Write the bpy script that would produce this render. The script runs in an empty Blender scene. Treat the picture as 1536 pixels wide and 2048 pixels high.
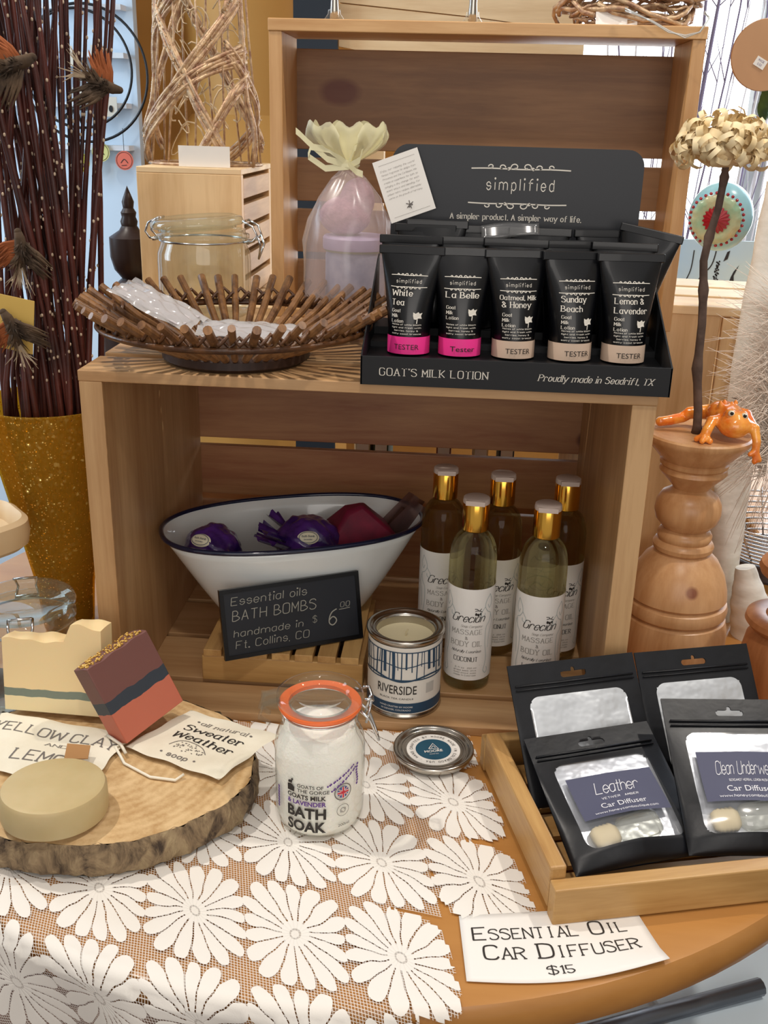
import bpy, math, random, mathutils
from mathutils import Vector, Matrix
from math import sin, cos, pi, sqrt, atan2, radians as rad
random.seed(7)
SC = bpy.context.scene
COL = SC.collection
# ---------------------------------------------------------------- camera
cam_d = bpy.data.cameras.new('camera'); cam = bpy.data.objects.new('camera', cam_d); COL.objects.link(cam)
yaw, pit, rol = .0696, .3647, .0264
F = Vector((-sin(yaw)*cos(pit), cos(yaw)*cos(pit), -sin(pit)))
Rr = Vector((cos(yaw), sin(yaw), 0)); Uu = Rr.cross(F)
Rt = cos(rol)*Rr + sin(rol)*Uu; Up = -sin(rol)*Rr + cos(rol)*Uu
m = Matrix((Rt, Up, -F)).transposed().to_4x4(); m.translation = (.074, -.7832, .5077)
cam.matrix_world = m
cam_d.sensor_fit = 'VERTICAL'; cam_d.sensor_height = 36; cam_d.lens = 36*2051.8/2048
cam_d.clip_start = .01; cam_d.clip_end = 50
SC.camera = cam
# ---------------------------------------------------------------- light and exposure
w = bpy.data.worlds.new('world'); SC.world = w; w.use_nodes = True
bg = w.node_tree.nodes['Background']; bg.inputs[0].default_value = (1, .965, .935, 1); bg.inputs[1].default_value = .45
SC.view_settings.view_transform = 'Standard'; SC.view_settings.look = 'None'
SC.view_settings.gamma = 1; SC.view_settings.exposure = -0.08
SC.view_settings.use_curve_mapping = False
def look(o, t):
    o.rotation_euler = (Vector(t)-o.location).to_track_quat('-Z', 'Y').to_euler()
def spot(name, loc, tgt, power, color, size=.03, cone=60, blend=.5):
    l = bpy.data.lights.new(name, 'SPOT'); l.energy = power; l.color = color; l.shadow_soft_size = size
    l.spot_size = rad(cone); l.spot_blend = blend
    o = bpy.data.objects.new(name, l); COL.objects.link(o); o.location = loc; look(o, tgt); return o
def area(name, loc, tgt, power, color, sx, sy):
    l = bpy.data.lights.new(name, 'AREA'); l.energy = power; l.color = color; l.shape = 'RECTANGLE'; l.size = sx; l.size_y = sy
    o = bpy.data.objects.new(name, l); COL.objects.link(o); o.location = loc; look(o, tgt); return o
spot('track_spot', (-.85, .02, 1.75), (-.05, .0, .15), 58, (1, .92, .83), .025, 75)
spot('track_spot', (.95, -.05, 1.75), (.0, -.1, .1), 46, (1, .93, .84), .03, 75)
spot('track_spot', (.15, -1.0, 1.9), (.1, .2, .3), 30, (1, .92, .84), .05, 70)
area('front_fill', (.25, -2.0, .75), (0, 0, .2), 11, (1, .94, .88), 1.4, 1.0)  # unseen soft fill added to brighten upright faces and the crate interior
area('window_daylight', (.95, 1.1, .75), (0, .2, .2), 9, (.72, .84, 1), .8, .8)
area('cool_board_fill', (-1.3, .35, .7), (-.7, 1.0, .4), 12, (.62, .82, 1), .5, .7)  # unseen cool lamp added to brighten the left display board
# ---------------------------------------------------------------- materials
def lin(c):
    if isinstance(c, str):
        c = tuple(int(c[i:i+2], 16)/255 for i in (0, 2, 4))
        c = tuple(x/12.92 if x <= .04045 else ((x+.055)/1.055)**2.4 for x in c)
    return (c[0], c[1], c[2], 1)
class NT:
    def __init__(s, name):
        s.m = bpy.data.materials.new(name); s.m.use_nodes = True; s.t = s.m.node_tree
        s.p = s.t.nodes['Principled BSDF']; s.out = s.t.nodes['Material Output']
    def n(s, ty, **k):
        nd = s.t.nodes.new(ty)
        for a, b in k.items(): setattr(nd, a, b)
        return nd
    def l(s, a, b): s.t.links.new(a, b)
    def math(s, op, *a):
        nd = s.n('ShaderNodeMath', operation=op)
        for i, x in enumerate(a):
            if isinstance(x, (int, float)): nd.inputs[i].default_value = x
            else: s.l(x, nd.inputs[i])
        return nd.outputs[0]
    def mix(s, f, a, b):
        nd = s.n('ShaderNodeMix', data_type='RGBA')
        for i, x in ((0, f), (6, a), (7, b)):
            if hasattr(x, 'is_linked'): s.l(x, nd.inputs[i])
            elif i == 0: nd.inputs[0].default_value = x
            else: nd.inputs[i].default_value = lin(x)
        return nd.outputs[2]
    def noise(s, scale, stretch=(1, 1, 1), detail=4, rough=.55, dist=0, coord='Object', off=(0, 0, 0)):
        tc = s.n('ShaderNodeTexCoord'); mp = s.n('ShaderNodeMapping'); s.l(tc.outputs[coord], mp.inputs[0])
        mp.inputs['Scale'].default_value = stretch; mp.inputs['Location'].default_value = off
        nz = s.n('ShaderNodeTexNoise'); s.l(mp.outputs[0], nz.inputs[0])
        nz.inputs['Scale'].default_value = scale; nz.inputs['Detail'].default_value = detail
        nz.inputs['Roughness'].default_value = rough; nz.inputs['Distortion'].default_value = dist
        return nz.outputs['Fac']
    def ramp(s, f, *st):
        r = s.n('ShaderNodeValToRGB'); s.l(f, r.inputs[0]); e = r.color_ramp.elements
        while len(e) < len(st): e.new(.5)
        for i, (p, c) in enumerate(st): e[i].position = p; e[i].color = lin(c)
        return r.outputs[0]
    def bump(s, h, st=.3, d=.001):
        b = s.n('ShaderNodeBump'); b.inputs['Strength'].default_value = st; b.inputs['Distance'].default_value = d
        s.l(h, b.inputs['Height']); s.l(b.outputs[0], s.p.inputs['Normal'])
def mat(name, c, rough=.5, metal=0, trans=0, ior=1.45, emis=0, coat=0, bump=None, vary=None, sub=0, sheen=0, tp=0):
    k = NT(name); p = k.p
    p.inputs['Base Color'].default_value = lin(c); p.inputs['Roughness'].default_value = rough
    p.inputs['Metallic'].default_value = metal; p.inputs['Transmission Weight'].default_value = trans
    p.inputs['IOR'].default_value = ior; p.inputs['Coat Weight'].default_value = coat
    if sub: p.inputs['Subsurface Weight'].default_value = sub; p.inputs['Subsurface Scale'].default_value = .01
    if sheen: p.inputs['Sheen Weight'].default_value = sheen
    if emis: p.inputs['Emission Color'].default_value = lin(c); p.inputs['Emission Strength'].default_value = emis
    if vary:
        c2, sc = vary[0], vary[1]
        f = k.noise(sc, vary[2] if len(vary) > 2 else (1, 1, 1)); k.l(k.ramp(f, (.35, c), (.65, c2)), p.inputs['Base Color'])
    if bump: k.bump(k.noise(bump[0], bump[3] if len(bump) > 3 else (1, 1, 1)), bump[1], bump[2])
    if tp:
        tr = k.n('ShaderNodeBsdfTransparent'); mx = k.n('ShaderNodeMixShader'); mx.inputs[0].default_value = tp
        tr.inputs[0].default_value = (1, 1, 1, 1)
        k.l(p.outputs[0], mx.inputs[1]); k.l(tr.outputs[0], mx.inputs[2]); k.l(mx.outputs[0], k.out.inputs[0])
    return k.m
def wood(name, c1, c2, axis=0, scale=1.0, rough=.45, knots=(), c3='5a2a18', off=(0, 0, 0), contrast=.095):
    k = NT(name); st = [26, 26, 26]; st[axis] = 2.2
    f = k.noise(scale, tuple(st), 6, .6, .6, off=off); g = k.noise(scale*6, tuple(st), 3, .7, 0, off=off)
    big = k.noise(7, (1, 1, 1), 2, .5, off=off)
    h = k.math('ADD', k.math('MULTIPLY', f, .62), k.math('ADD', k.math('MULTIPLY', g, .2), k.math('MULTIPLY', big, .18)))
    col = k.ramp(h, (.5-contrast, c2), (.5+contrast, c1))
    tc = k.n('ShaderNodeTexCoord')
    for (x, y, z, r, ax) in knots:
        v = k.n('ShaderNodeVectorMath', operation='SUBTRACT'); k.l(tc.outputs['Object'], v.inputs[0]); v.inputs[1].default_value = (x, y, z)
        v2 = k.n('ShaderNodeVectorMath', operation='MULTIPLY'); k.l(v.outputs[0], v2.inputs[0]); v2.inputs[1].default_value = ax
        ln = k.n('ShaderNodeVectorMath', operation='LENGTH'); k.l(v2.outputs[0], ln.inputs[0])
        d = k.math('ADD', ln.outputs['Value'], k.math('MULTIPLY', k.math('SUBTRACT', f, .5), r*.5))
        halo = k.math('SUBTRACT', 1, k.math('MINIMUM', k.math('DIVIDE', d, r*2.4), 1))
        col = k.mix(k.math('MULTIPLY', k.math('MAXIMUM', halo, 0), .7), col, c2)
        core = k.math('MINIMUM', k.math('MAXIMUM', k.math('MULTIPLY', k.math('SUBTRACT', r, d), 2.5/r), 0), 1)
        col = k.mix(k.math('MULTIPLY', core, k.math('ADD', .55, k.math('MULTIPLY', g, .5))), col, c3)
    k.l(col, k.p.inputs['Base Color']); k.p.inputs['Roughness'].default_value = rough
    k.bump(f, .25, .0006)
    return k.m
def clear(name, tint=(1, 1, 1), gloss=.06, rough=.02, body=.0, bodycol='ffffff', ior=1.45):
    """thin clear wall: tinted see-through with fresnel reflections and an optional cloudy body"""
    k = NT(name); k.t.nodes.remove(k.p)
    tr = k.n('ShaderNodeBsdfTransparent'); tr.inputs[0].default_value = (*tint, 1)
    gl = k.n('ShaderNodeBsdfGlossy'); gl.inputs['Roughness'].default_value = rough
    lw_ = k.n('ShaderNodeLayerWeight'); lw_.inputs[0].default_value = .5
    mx = k.n('ShaderNodeMixShader'); k.l(k.math('ADD', k.math('MULTIPLY', k.math('POWER', lw_.outputs['Facing'], 4), .75), gloss), mx.inputs[0])
    s = tr.outputs[0]
    if body:
        df = k.n('ShaderNodeBsdfDiffuse'); df.inputs[0].default_value = lin(bodycol)
        m2 = k.n('ShaderNodeMixShader'); m2.inputs[0].default_value = body
        k.l(s, m2.inputs[1]); k.l(df.outputs[0], m2.inputs[2]); s = m2.outputs[0]
    k.l(s, mx.inputs[1]); k.l(gl.outputs[0], mx.inputs[2]); k.l(mx.outputs[0], k.out.inputs[0])
    return k.m
# ---------------------------------------------------------------- mesh collector
class G:
    def __init__(s): s.v = []; s.f = []; s.m = []; s.mi = 0
    def add(s, v, f, M=None):
        o = len(s.v); s.v += [tuple(M @ Vector(p)) if M else tuple(p) for p in v]
        s.f += [tuple(i+o for i in q) for q in f]; s.m += [s.mi]*len(f); return s
    def box(s, x0, x1, y0, y1, z0, z1, M=None):
        v = [(x, y, z) for z in (z0, z1) for y in (y0, y1) for x in (x0, x1)]
        return s.add(v, [(0, 2, 3, 1), (4, 5, 7, 6), (0, 1, 5, 4), (2, 6, 7, 3), (0, 4, 6, 2), (1, 3, 7, 5)], M)
    def lathe(s, pr, n=48, M=None, sx=1, sy=1, wob=None, cap=True):
        v = []; f = []
        for (r, z) in pr:
            for k in range(n):
                a = 2*pi*k/n; q = r*(wob(a, z) if wob else 1); v.append((q*cos(a)*sx, q*sin(a)*sy, z))
        for i in range(len(pr)-1):
            for k in range(n):
                a, b = i*n+k, i*n+(k+1) % n; f.append((a, b, b+n, a+n))
        if cap:
            if pr[0][0] > 1e-5: f.append(tuple(range(n-1, -1, -1)))
            if pr[-1][0] > 1e-5: f.append(tuple(range((len(pr)-1)*n, len(pr)*n)))
        return s.add(v, f, M)
    def tube(s, pts, r, n=8, M=None, closed=False, cap=True):
        pts = [Vector(p) for p in pts]; L = len(pts); v = []; f = []
        rs = r if isinstance(r, (list, tuple)) else [r]*L
        pu = None
        for i, p in enumerate(pts):
            if closed: t = (pts[(i+1) % L]-pts[i-1])
            else: t = pts[min(i+1, L-1)]-pts[max(i-1, 0)]
            t = t.normalized() if t.length > 1e-9 else Vector((0, 0, 1))
            if pu is None: pu = t.orthogonal().normalized()
            else:
                pu = pu - t*pu.dot(t); pu = pu.normalized() if pu.length > 1e-6 else t.orthogonal().normalized()
            w_ = t.cross(pu)
            for k in range(n):
                a = 2*pi*k/n; v.append(p+rs[i]*(cos(a)*pu+sin(a)*w_))
        for i in range(L if closed else L-1):
            j = (i+1) % L
            for k in range(n): f.append((i*n+k, i*n+(k+1) % n, j*n+(k+1) % n, j*n+k))
        if cap and not closed: f += [tuple(range(n-1, -1, -1)), tuple(range((L-1)*n, L*n))]
        return s.add(v, f, M)
    def ell(s, c, r, n=16, M=None):
        v = []; f = []
        if isinstance(r, (int, float)): r = (r, r, r)
        for i in range(1, n):
            for k in range(n*2):
                a = pi*i/n; b = pi*k/n; v.append((c[0]+r[0]*sin(a)*cos(b), c[1]+r[1]*sin(a)*sin(b), c[2]+r[2]*cos(a)))
        N = 2*n
        for i in range(n-2):
            for k in range(N): f.append((i*N+k, (i+1)*N+k, (i+1)*N+(k+1) % N, i*N+(k+1) % N))
        v += [(c[0], c[1], c[2]+r[2]), (c[0], c[1], c[2]-r[2])]; T = len(v)-2
        for k in range(N): f += [(T, k, (k+1) % N), (T+1, (n-2)*N+(k+1) % N, (n-2)*N+k)]
        return s.add(v, f, M)
    def grid(s, nu, nv, fn, M=None, keep=None):
        v = [fn(i/nu, j/nv) for j in range(nv+1) for i in range(nu+1)]
        f = [(j*(nu+1)+i, j*(nu+1)+i+1, (j+1)*(nu+1)+i+1, (j+1)*(nu+1)+i) for j in range(nv) for i in range(nu) if keep is None or keep(i, j)]
        return s.add(v, f, M)
    def prism(s, poly, y0, y1, M=None):
        n = len(poly); v = [(x, y0, z) for x, z in poly]+[(x, y1, z) for x, z in poly]
        return s.add(v, [tuple(range(n)), tuple(range(2*n-1, n-1, -1))]+[(i, i+n, (i+1) % n+n, (i+1) % n) for i in range(n)], M)
def obj(name, g, mats, parent=None, smooth=False, bevel=0, solid=0, subd=0, label=None, remesh=0):
    me = bpy.data.meshes.new(name); me.from_pydata(g.v, [], g.f); me.update()
    if not isinstance(mats, (list, tuple)): mats = [mats]
    for q in mats: me.materials.append(q)
    if len(mats) > 1: me.polygons.foreach_set('material_index', g.m)
    if smooth: me.polygons.foreach_set('use_smooth', [True]*len(me.polygons))
    o = bpy.data.objects.new(name, me); COL.objects.link(o)
    if parent: o.parent = parent
    if remesh:
        d = o.modifiers.new('remesh', 'REMESH'); d.mode = 'VOXEL'; d.voxel_size = remesh; d.use_smooth_shade = True
        d = o.modifiers.new('smooth', 'SMOOTH'); d.iterations = 4
    if solid: d = o.modifiers.new('solid', 'SOLIDIFY'); d.thickness = solid; d.offset = 0
    if bevel:
        d = o.modifiers.new('bevel', 'BEVEL'); d.width = bevel; d.segments = 2; d.limit_method = 'ANGLE'; d.angle_limit = rad(40)
    if subd: d = o.modifiers.new('sub', 'SUBSURF'); d.levels = subd; d.render_levels = subd
    if smooth == 'auto':
        me.polygons.foreach_set('use_smooth', [True]*len(me.polygons))
        import bmesh
        b = bmesh.new(); b.from_mesh(me)
        for e in b.edges:
            if len(e.link_faces) == 2 and e.calc_face_angle(0) > rad(35): e.smooth = False
        b.to_mesh(me); b.free()
    if label: o['label'] = label
    return o
def tag(o, label, cat, group=None):
    o['label'] = label; o['category'] = cat
    if group: o['group'] = group
    return o
def thing(name, label, cat, loc=(0, 0, 0), rz=0, group=None, rot=None):
    o = bpy.data.objects.new(name, None); COL.objects.link(o); o.empty_display_size = .01
    o.location = loc; o.rotation_euler = rot if rot else (0, 0, rz)
    return tag(o, label, cat, group)
def struct(o): o['kind'] = 'structure'; return o
def copytree(o, parent=None):
    c = o.copy(); COL.objects.link(c)
    if parent: c.parent = parent
    for ch in [x for x in bpy.data.objects if x.parent == o]: copytree(ch, c)
    return c
# ---------------------------------------------------------------- lettering
GL = {
'A': '022842 1434', 'B': '0208 ~082837362505 ~052544432202', 'C': '~4738180703123243', 'D': '0208 ~082847432202', 'E': '48080242 0535',
'F': '480802 0535', 'G': '~4738180703123243 434535', 'H': '0802 4842 0545', 'I': '0802', 'J': '~3833221203', 'K': '0802 4804 1542', 'L': '080242',
'M': '0208244842', 'N': '02084248', 'O': '~180703123243473818', 'P': '0208 ~082847462505', 'Q': '~180703123243473818 3351', 'R': '0208 ~082847462505 2542',
'S': '~47381807061635444332 1203'.replace(' ', ''), 'T': '0848 2822', 'U': '~080312324348', 'V': '082248', 'W': '0812375268', 'X': '0248 0842', 'Y': '0825 4825 2522',
'Z': '08480242', 'a': '~36160503122233 3632', 'b': '0802 ~0516263533221203', 'c': '~3526160503122233', 'd': '3832 ~3526160503122233',
'e': '~04343526160503122233', 'f': '~382817 1712 0636', 'g': '~3526160503122233 3631 ~31201001', 'h': '0802 ~0516263532', 'i': '0602 .08', 'j': '~161100 .18',
'k': '0802 3604 1432', 'l': '0802', 'm': '0602 ~0516263532 ~3546566562', 'n': '0602 ~0516263532', 'o': '~160503122233352616', 'p': '0600 ~0516263533221203',
'q': '3630 ~3526160503122233', 'r': '0602 ~05162635', 's': '~35261605143433221203', 't': '~18131222 0626', 'u': '~0603122233 3632', 'v': '062246',
'w': '0612355266', 'x': '0236 0632', 'y': '0622 4610', 'z': '06360232', '0': '~180703122233372818', '1': '071812', '2': '~0718283736 3602 0232',
'5': '380805 ~0525343322120 3'.replace('0 3', '03'), '6': '~3817050312223334251504', '4': '3228 0444', '$': '~47381807061635444332 1203'.replace(' ', '')+' 2921',
'&': '~42160718273604031222 2244', '.': '.02', ',': '0201', "'": '0807', '-': '0535', '!': '0804 .02', '*': '.05'}
def catmull(p, n=5, closed=False):
    o = []; L = len(p)
    for i in range(L-1):
        a = p[i-1] if i else (p[-2] if closed else p[0]); b = p[i]; c = p[i+1]; d = p[i+2] if i+2 < L else (p[1] if closed else p[-1])
        for k in range(n):
            t = k/n
            o.append(tuple(.5*((2*b[j])+(-a[j]+c[j])*t+(2*a[j]-5*b[j]+4*c[j]-d[j])*t*t+(-a[j]+3*b[j]-3*c[j]+d[j])*t**3) for j in (0, 1)))
    o.append(p[-1]); return o
def ribbon(P, w0, w1=None):
    """quads along a 2-D polyline; w1 = width of flat strokes, w0 = of upright ones"""
    v = []; f = []; L = len(P)
    if w1 is None: w1 = w0
    for i in range(L):
        a = P[max(i-1, 0)]; b = P[min(i+1, L-1)]; dx, dy = b[0]-a[0], b[1]-a[1]; l = math.hypot(dx, dy) or 1
        w_ = (w1+(w0-w1)*abs(dy/l))/2; v += [(P[i][0]-dy/l*w_, P[i][1]+dx/l*w_), (P[i][0]+dy/l*w_, P[i][1]-dx/l*w_)]
    for i in range(L-1): f.append((2*i, 2*i+1, 2*i+3, 2*i+2))
    return v, f
def stroke_text(s, h, style):
    """serif / thin / chalk / script / bold lettering of cap height h from the stroke alphabet"""
    V = []; Fc = []; x = 0; u = h/6.0
    P = dict(serif=(1.0, .42, 0, 1, 1.75, 1), light=(.72, .36, 0, 1, 1.9, 1), wide=(.85, .50, 0, 1, 1.7, 1.35), thin=(.55, .55, 0, 0, 3.0, .95), chalk=(.45, .45, .12, 0, 1.6, .95),
             script=(.75, .35, .42, 0, 1.15, .95), line=(.42, .42, .3, 0, .9, 1.0), ital=(.85, .4, .28, 1, 1.6, 1), bold=(1.45, 1.3, 0, 0, 2.1, 1), sans=(.95, .9, 0, 0, 1.9, 1))[style]
    tw, th, sl, serif, gap, wx = P
    def put(v, f):
        o = len(V); V.extend((q[0]*u, q[1]*u) for q in v); Fc.extend(tuple(i+o for i in t) for t in f)
    for ch in s:
        if ch == ' ': x += 3; continue
        smallcap = False
        d = GL.get(ch)
        if d is None: x += 2; continue
        mx = 0
        def T(a, b): return (x+a*wx+sl*(b-2), b-2)
        for st in d.split():
            if st[0] == '.':
                a, b = int(st[1]), 0
                b = int(st[2]); c = T(a, b); r = .62
                put([(c[0]+r*cos(k*pi/4), c[1]+r*sin(k*pi/4)) for k in range(8)], [tuple(range(8))]); mx = max(mx, a); continue
            sm = st[0] == '~'; st = st.lstrip('~')
            pts = [(int(st[i]), int(st[i+1])) for i in range(0, len(st), 2)]
            mx = max(mx, max(p[0] for p in pts))
            cl = pts[0] == pts[-1]
            q = catmull(pts, 5, cl) if sm else pts
            q = [T(*p) for p in q]
            if sm: put(*ribbon(q, tw, th))
            else:
                for i in range(len(q)-1):
                    a, b = q[i], q[i+1]; dx, dy = b[0]-a[0], b[1]-a[1]; l = math.hypot(dx, dy) or 1; e = th*.4
                    put(*ribbon([(a[0]-dx/l*e*0, a[1]-dy/l*e*0), b], tw, th))
                    if i: put([(a[0]+tw/2*.9*cos(k*pi/3), a[1]+tw/2*.9*sin(k*pi/3)) for k in range(6)], [tuple(range(6))])
                if serif:
                    for e0, e1 in ((0, 1), (-1, -2)):
                        a, b = q[e0], q[e1]
                        if abs(b[1]-a[1]) > abs(b[0]-a[0])*1.0 and round(pts[e0][1]) in (0, 2, 6, 8): put(*ribbon([(a[0]-.95, a[1]), (a[0]+.95, a[1])], th, th))
        x += mx*wx+gap
    return V, Fc, (x-gap)*u
_fc = {}
def font_text(s, h, sx=1.0, off=0.0):
    """plain sans lettering from the built-in font"""
    key = (s, off)
    if key not in _fc:
        c = bpy.data.curves.new('t', 'FONT'); c.body = s; c.size = 1; c.offset = off; c.resolution_u = 3; c.fill_mode = 'FRONT'
        o = bpy.data.objects.new('t', c); COL.objects.link(o)
        dg = bpy.context.evaluated_depsgraph_get(); me = o.evaluated_get(dg).to_mesh()
        _fc[key] = ([(v.co.x, v.co.y) for v in me.vertices], [tuple(p.vertices) for p in me.polygons])
        o.evaluated_get(dg).to_mesh_clear(); bpy.data.objects.remove(o); bpy.data.curves.remove(c)
    V, Fc = _fc[key]; k = h/.73; x0 = min(v[0] for v in V); x1 = max(v[0] for v in V)
    return [((v[0]-x0)*k*sx, v[1]*k) for v in V], Fc, (x1-x0)*k*sx
def letter(g, s, h, style, u, v, fn, al='c', sx=None, rot=0, kx=1):
    """write s with cap height h at (u, v) of the surface fn(u, v); al = c/l/r; sx = fit to this width"""
    if style.startswith('font'):
        off = float(style[4:] or 0); V, Fc, W = font_text(s, h, 1, off)
    else: V, Fc, W = stroke_text(s, h, style)
    k = sx/W if sx and W > 1e-6 else kx; W *= k
    x0 = u-(W/2 if al == 'c' else W if al == 'r' else 0)
    if rot:
        cr, sr = cos(rot), sin(rot); g.add([fn(u+(x0-u+q[0]*k)*cr-q[1]*sr, v+(x0-u+q[0]*k)*sr+q[1]*cr) for q in V], Fc)
    else: g.add([fn(x0+q[0]*k, v+q[1]) for q in V], Fc)
def line2(g, pts, w_, fn, smooth=True):
    P = catmull(pts, 6, pts[0] == pts[-1]) if smooth else pts
    V, Fc = ribbon(P, w_); g.add([fn(*q) for q in V], Fc)
def disc2(g, u, v, r, fn, n=16, ry=None):
    g.add([fn(u+r*cos(2*pi*k/n), v+(ry or r)*sin(2*pi*k/n)) for k in range(n)], [tuple(range(n))])
def ring2(g, u, v, r, w_, fn, n=32, ry=None):
    P = [(u+r*cos(2*pi*k/n), v+(ry or r)*sin(2*pi*k/n)) for k in range(n+1)]; V, Fc = ribbon(P, w_); g.add([fn(*q) for q in V], Fc)
def rect2(g, u0, u1, v0, v1, fn, n=1):
    V = []; Fc = []
    for i in range(n+1): u = u0+(u1-u0)*i/n; V += [fn(u, v0), fn(u, v1)]
    g.add(V, [(2*i, 2*i+2, 2*i+3, 2*i+1) for i in range(n)])
def flat(O, U, V, off=.0003):
    O, U, V = Vector(O), Vector(U).normalized(), Vector(V).normalized(); N = U.cross(V)
    return lambda u, v, e=off: tuple(O+U*u+V*v+N*e)
def cyl(r, cx=0, cy=0, off=.0003, a0=0):
    return lambda u, v: (cx+(r+off)*sin(u/r+a0), cy-(r+off)*cos(u/r+a0), v)
def flourish(g, u, v, W, fn, up=1, w_=None):
    """thin rule with curling scrolls on one side, width W centred on u"""
    w_ = w_ or W*.012
    line2(g, [(u-W/2, v), (u-W*.3, v+W*.005*up), (u, v), (u+W*.3, v+W*.005*up), (u+W/2, v)], w_, fn)
    for s in (1, -1):
        for (a, b, sz, dr) in ((.06, .02, .085, 1), (.19, .015, .07, -1), (.30, .02, .06, 1), (.12, 0, .045, -1)):
            P = []
            for k in range(11):
                t = k/10*1.65*pi; r = sz*W*(1-k/10*.75)*.5
                P.append((u+s*(a*W+dr*r*cos(t)), v+up*(b*W+r*sin(t)*.85)))
            line2(g, P, w_*.9, fn)
def capsules(g, chain, n=10):
    """chain of (point, radius): tapering limb with rounded joints"""
    g.tube([c[0] for c in chain], [c[1] for c in chain], n)
    for c in chain: g.ell(c[0], c[1], 6)
# ---------------------------------------------------------------- materials in use
W_pine = wood('crate_pine', 'cfa87a', 'b2875a', 0, 1.0)
W_pine_y = wood('crate_pine_depth', 'cfa87a', 'b2875a', 1, 1.0)
W_pine_z = wood('crate_pine_upright', 'cda677', 'ad8255', 2, 1.0)
W_back = wood('crate_back_shaded', 'b5855b', '945f3f', 0, 1.0, knots=[(.444, .3, .189, .011, (1, .3, 1))], c3='55220f')  # same pine, with the interior's darker, redder shade put into its colour
W_up = wood('upper_crate_pine', 'dab07c', 'c0905a', 0, 1.0)
W_up_z = wood('upper_crate_side', 'd8ac78', 'bb8b56', 2, 1.0, .4)
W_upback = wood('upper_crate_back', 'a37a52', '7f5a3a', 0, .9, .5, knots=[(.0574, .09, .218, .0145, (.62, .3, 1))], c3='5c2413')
W_pale = wood('pale_pine', 'ecca9a', 'd3ab78', 2, 1.0)
W_pale_x = wood('pale_pine_top', 'efd3a8', 'dab88a', 0, 1.0)
W_table = wood('honey_table', 'c08a4c', 'a9733a', 0, .55, .26, contrast=.2)
W_tray = wood('tray_pine', 'cda468', 'a67a42', 0, .9, .45)
W_tray_y = wood('tray_pine_side', 'cda468', '9c6f3c', 1, .9, .45)
W_turn = wood('turned_wood', 'd8ab7c', 'b98656', 2, .8, .35, knots=[(.004, -.041, .1, .0075, (1, .5, 1))], c3='7a3b22')
W_turn2 = wood('turned_red_wood', 'c48656', '9c6038', 2, .8, .35)
M_white = mat('wall_paint', 'd8d2c6', .8)
M_floor = wood('floor_boards', '6b4a33', '4a3022', 0, .4)
M_gold = mat('amber_paint', 'cf9348', .8, vary=('b87e38', 3))
# ---------------------------------------------------------------- room
def simple(name, g, m_, **k): return obj(name, g, m_, **k)
struct(obj('floor', G().box(-3, 3, -2.5, 2.6, -.78, -.75), M_floor))
struct(obj('wall_left', G().box(-2.6, -2.55, -2.5, 2.6, -.75, 2.2), M_white))
g = G(); g.box(-2.55, .16, 1.6, 1.65, -.75, 2.2); g.box(1.5, 2.6, 1.6, 1.65, -.75, 2.2); g.box(.16, 1.5, 1.6, 1.65, -.75, -.1); g.box(.16, 1.5, 1.6, 1.65, 1.5, 2.2)
struct(obj('wall_back', g, M_gold))
struct(obj('wall_right', G().box(2.6, 2.65, -2.5, 2.6, -.75, 2.2), M_white))
M_frame = mat('window_paint', 'c3ccd0', .5)
win = thing('window_1', 'bright shop window with pale grey frame behind the twigs', 'window'); win['kind'] = 'structure'
g = G(); g.box(.16, .20, 1.58, 1.62, -.1, 1.5); g.box(.655, .70, 1.56, 1.60, -.1, 1.5); g.box(1.46, 1.5, 1.58, 1.62, -.1, 1.5); g.box(.16, 1.5, 1.58, 1.62, -.1, -.06)
obj('window_frame', g, M_frame, win, bevel=.003)
obj('window_pane', G().box(.18, 1.48, 1.605, 1.609, -.08, 1.5), clear('window_glass', (.97, 1, 1)), win)
M_sky = mat('daylight_sky', 'f4f8ff', 1, emis=3.2)
o = obj('sky_backdrop', G().box(-.6, 2.6, 2.5, 2.52, -.75, 2.2), M_sky); o['kind'] = 'structure'
# hill / street glimpses outside are washed out by the light, so only the bright sky is there
# ---------------------------------------------------------------- tables
t = thing('display_table', 'round honey-coloured wooden display table under the crates', 'table', (0, .173, 0))
pr = [(0, -.038), (.465, -.038), (.478, -.034), (.4835, -.027), (.485, -.018), (.4845, -.007), (.481, -.0015), (.476, 0), (0, 0)]
obj('tabletop', G().lathe(pr, 128), W_table, t, smooth='auto')
g = G().lathe([(.0, -.75), (.2, -.75), (.2, -.73), (.07, -.70), (.05, -.5), (.07, -.2), (.1, -.038), (0, -.038)], 32)
obj('pedestal', g, W_table, t, smooth='auto')
t = thing('side_table', 'orange wooden table corner behind the birch log at the right', 'table', (.80, .75, 0))
obj('tabletop', G().box(-.31, .5, -.5, .35, -.03, -.004), W_table, t, bevel=.004)
for sx in (.24, .46):
    for sy in (-.46, .31): obj('leg', G().box(sx-.02, sx+.02, sy-.02, sy+.02, -.75, -.03), W_table, t)
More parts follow.
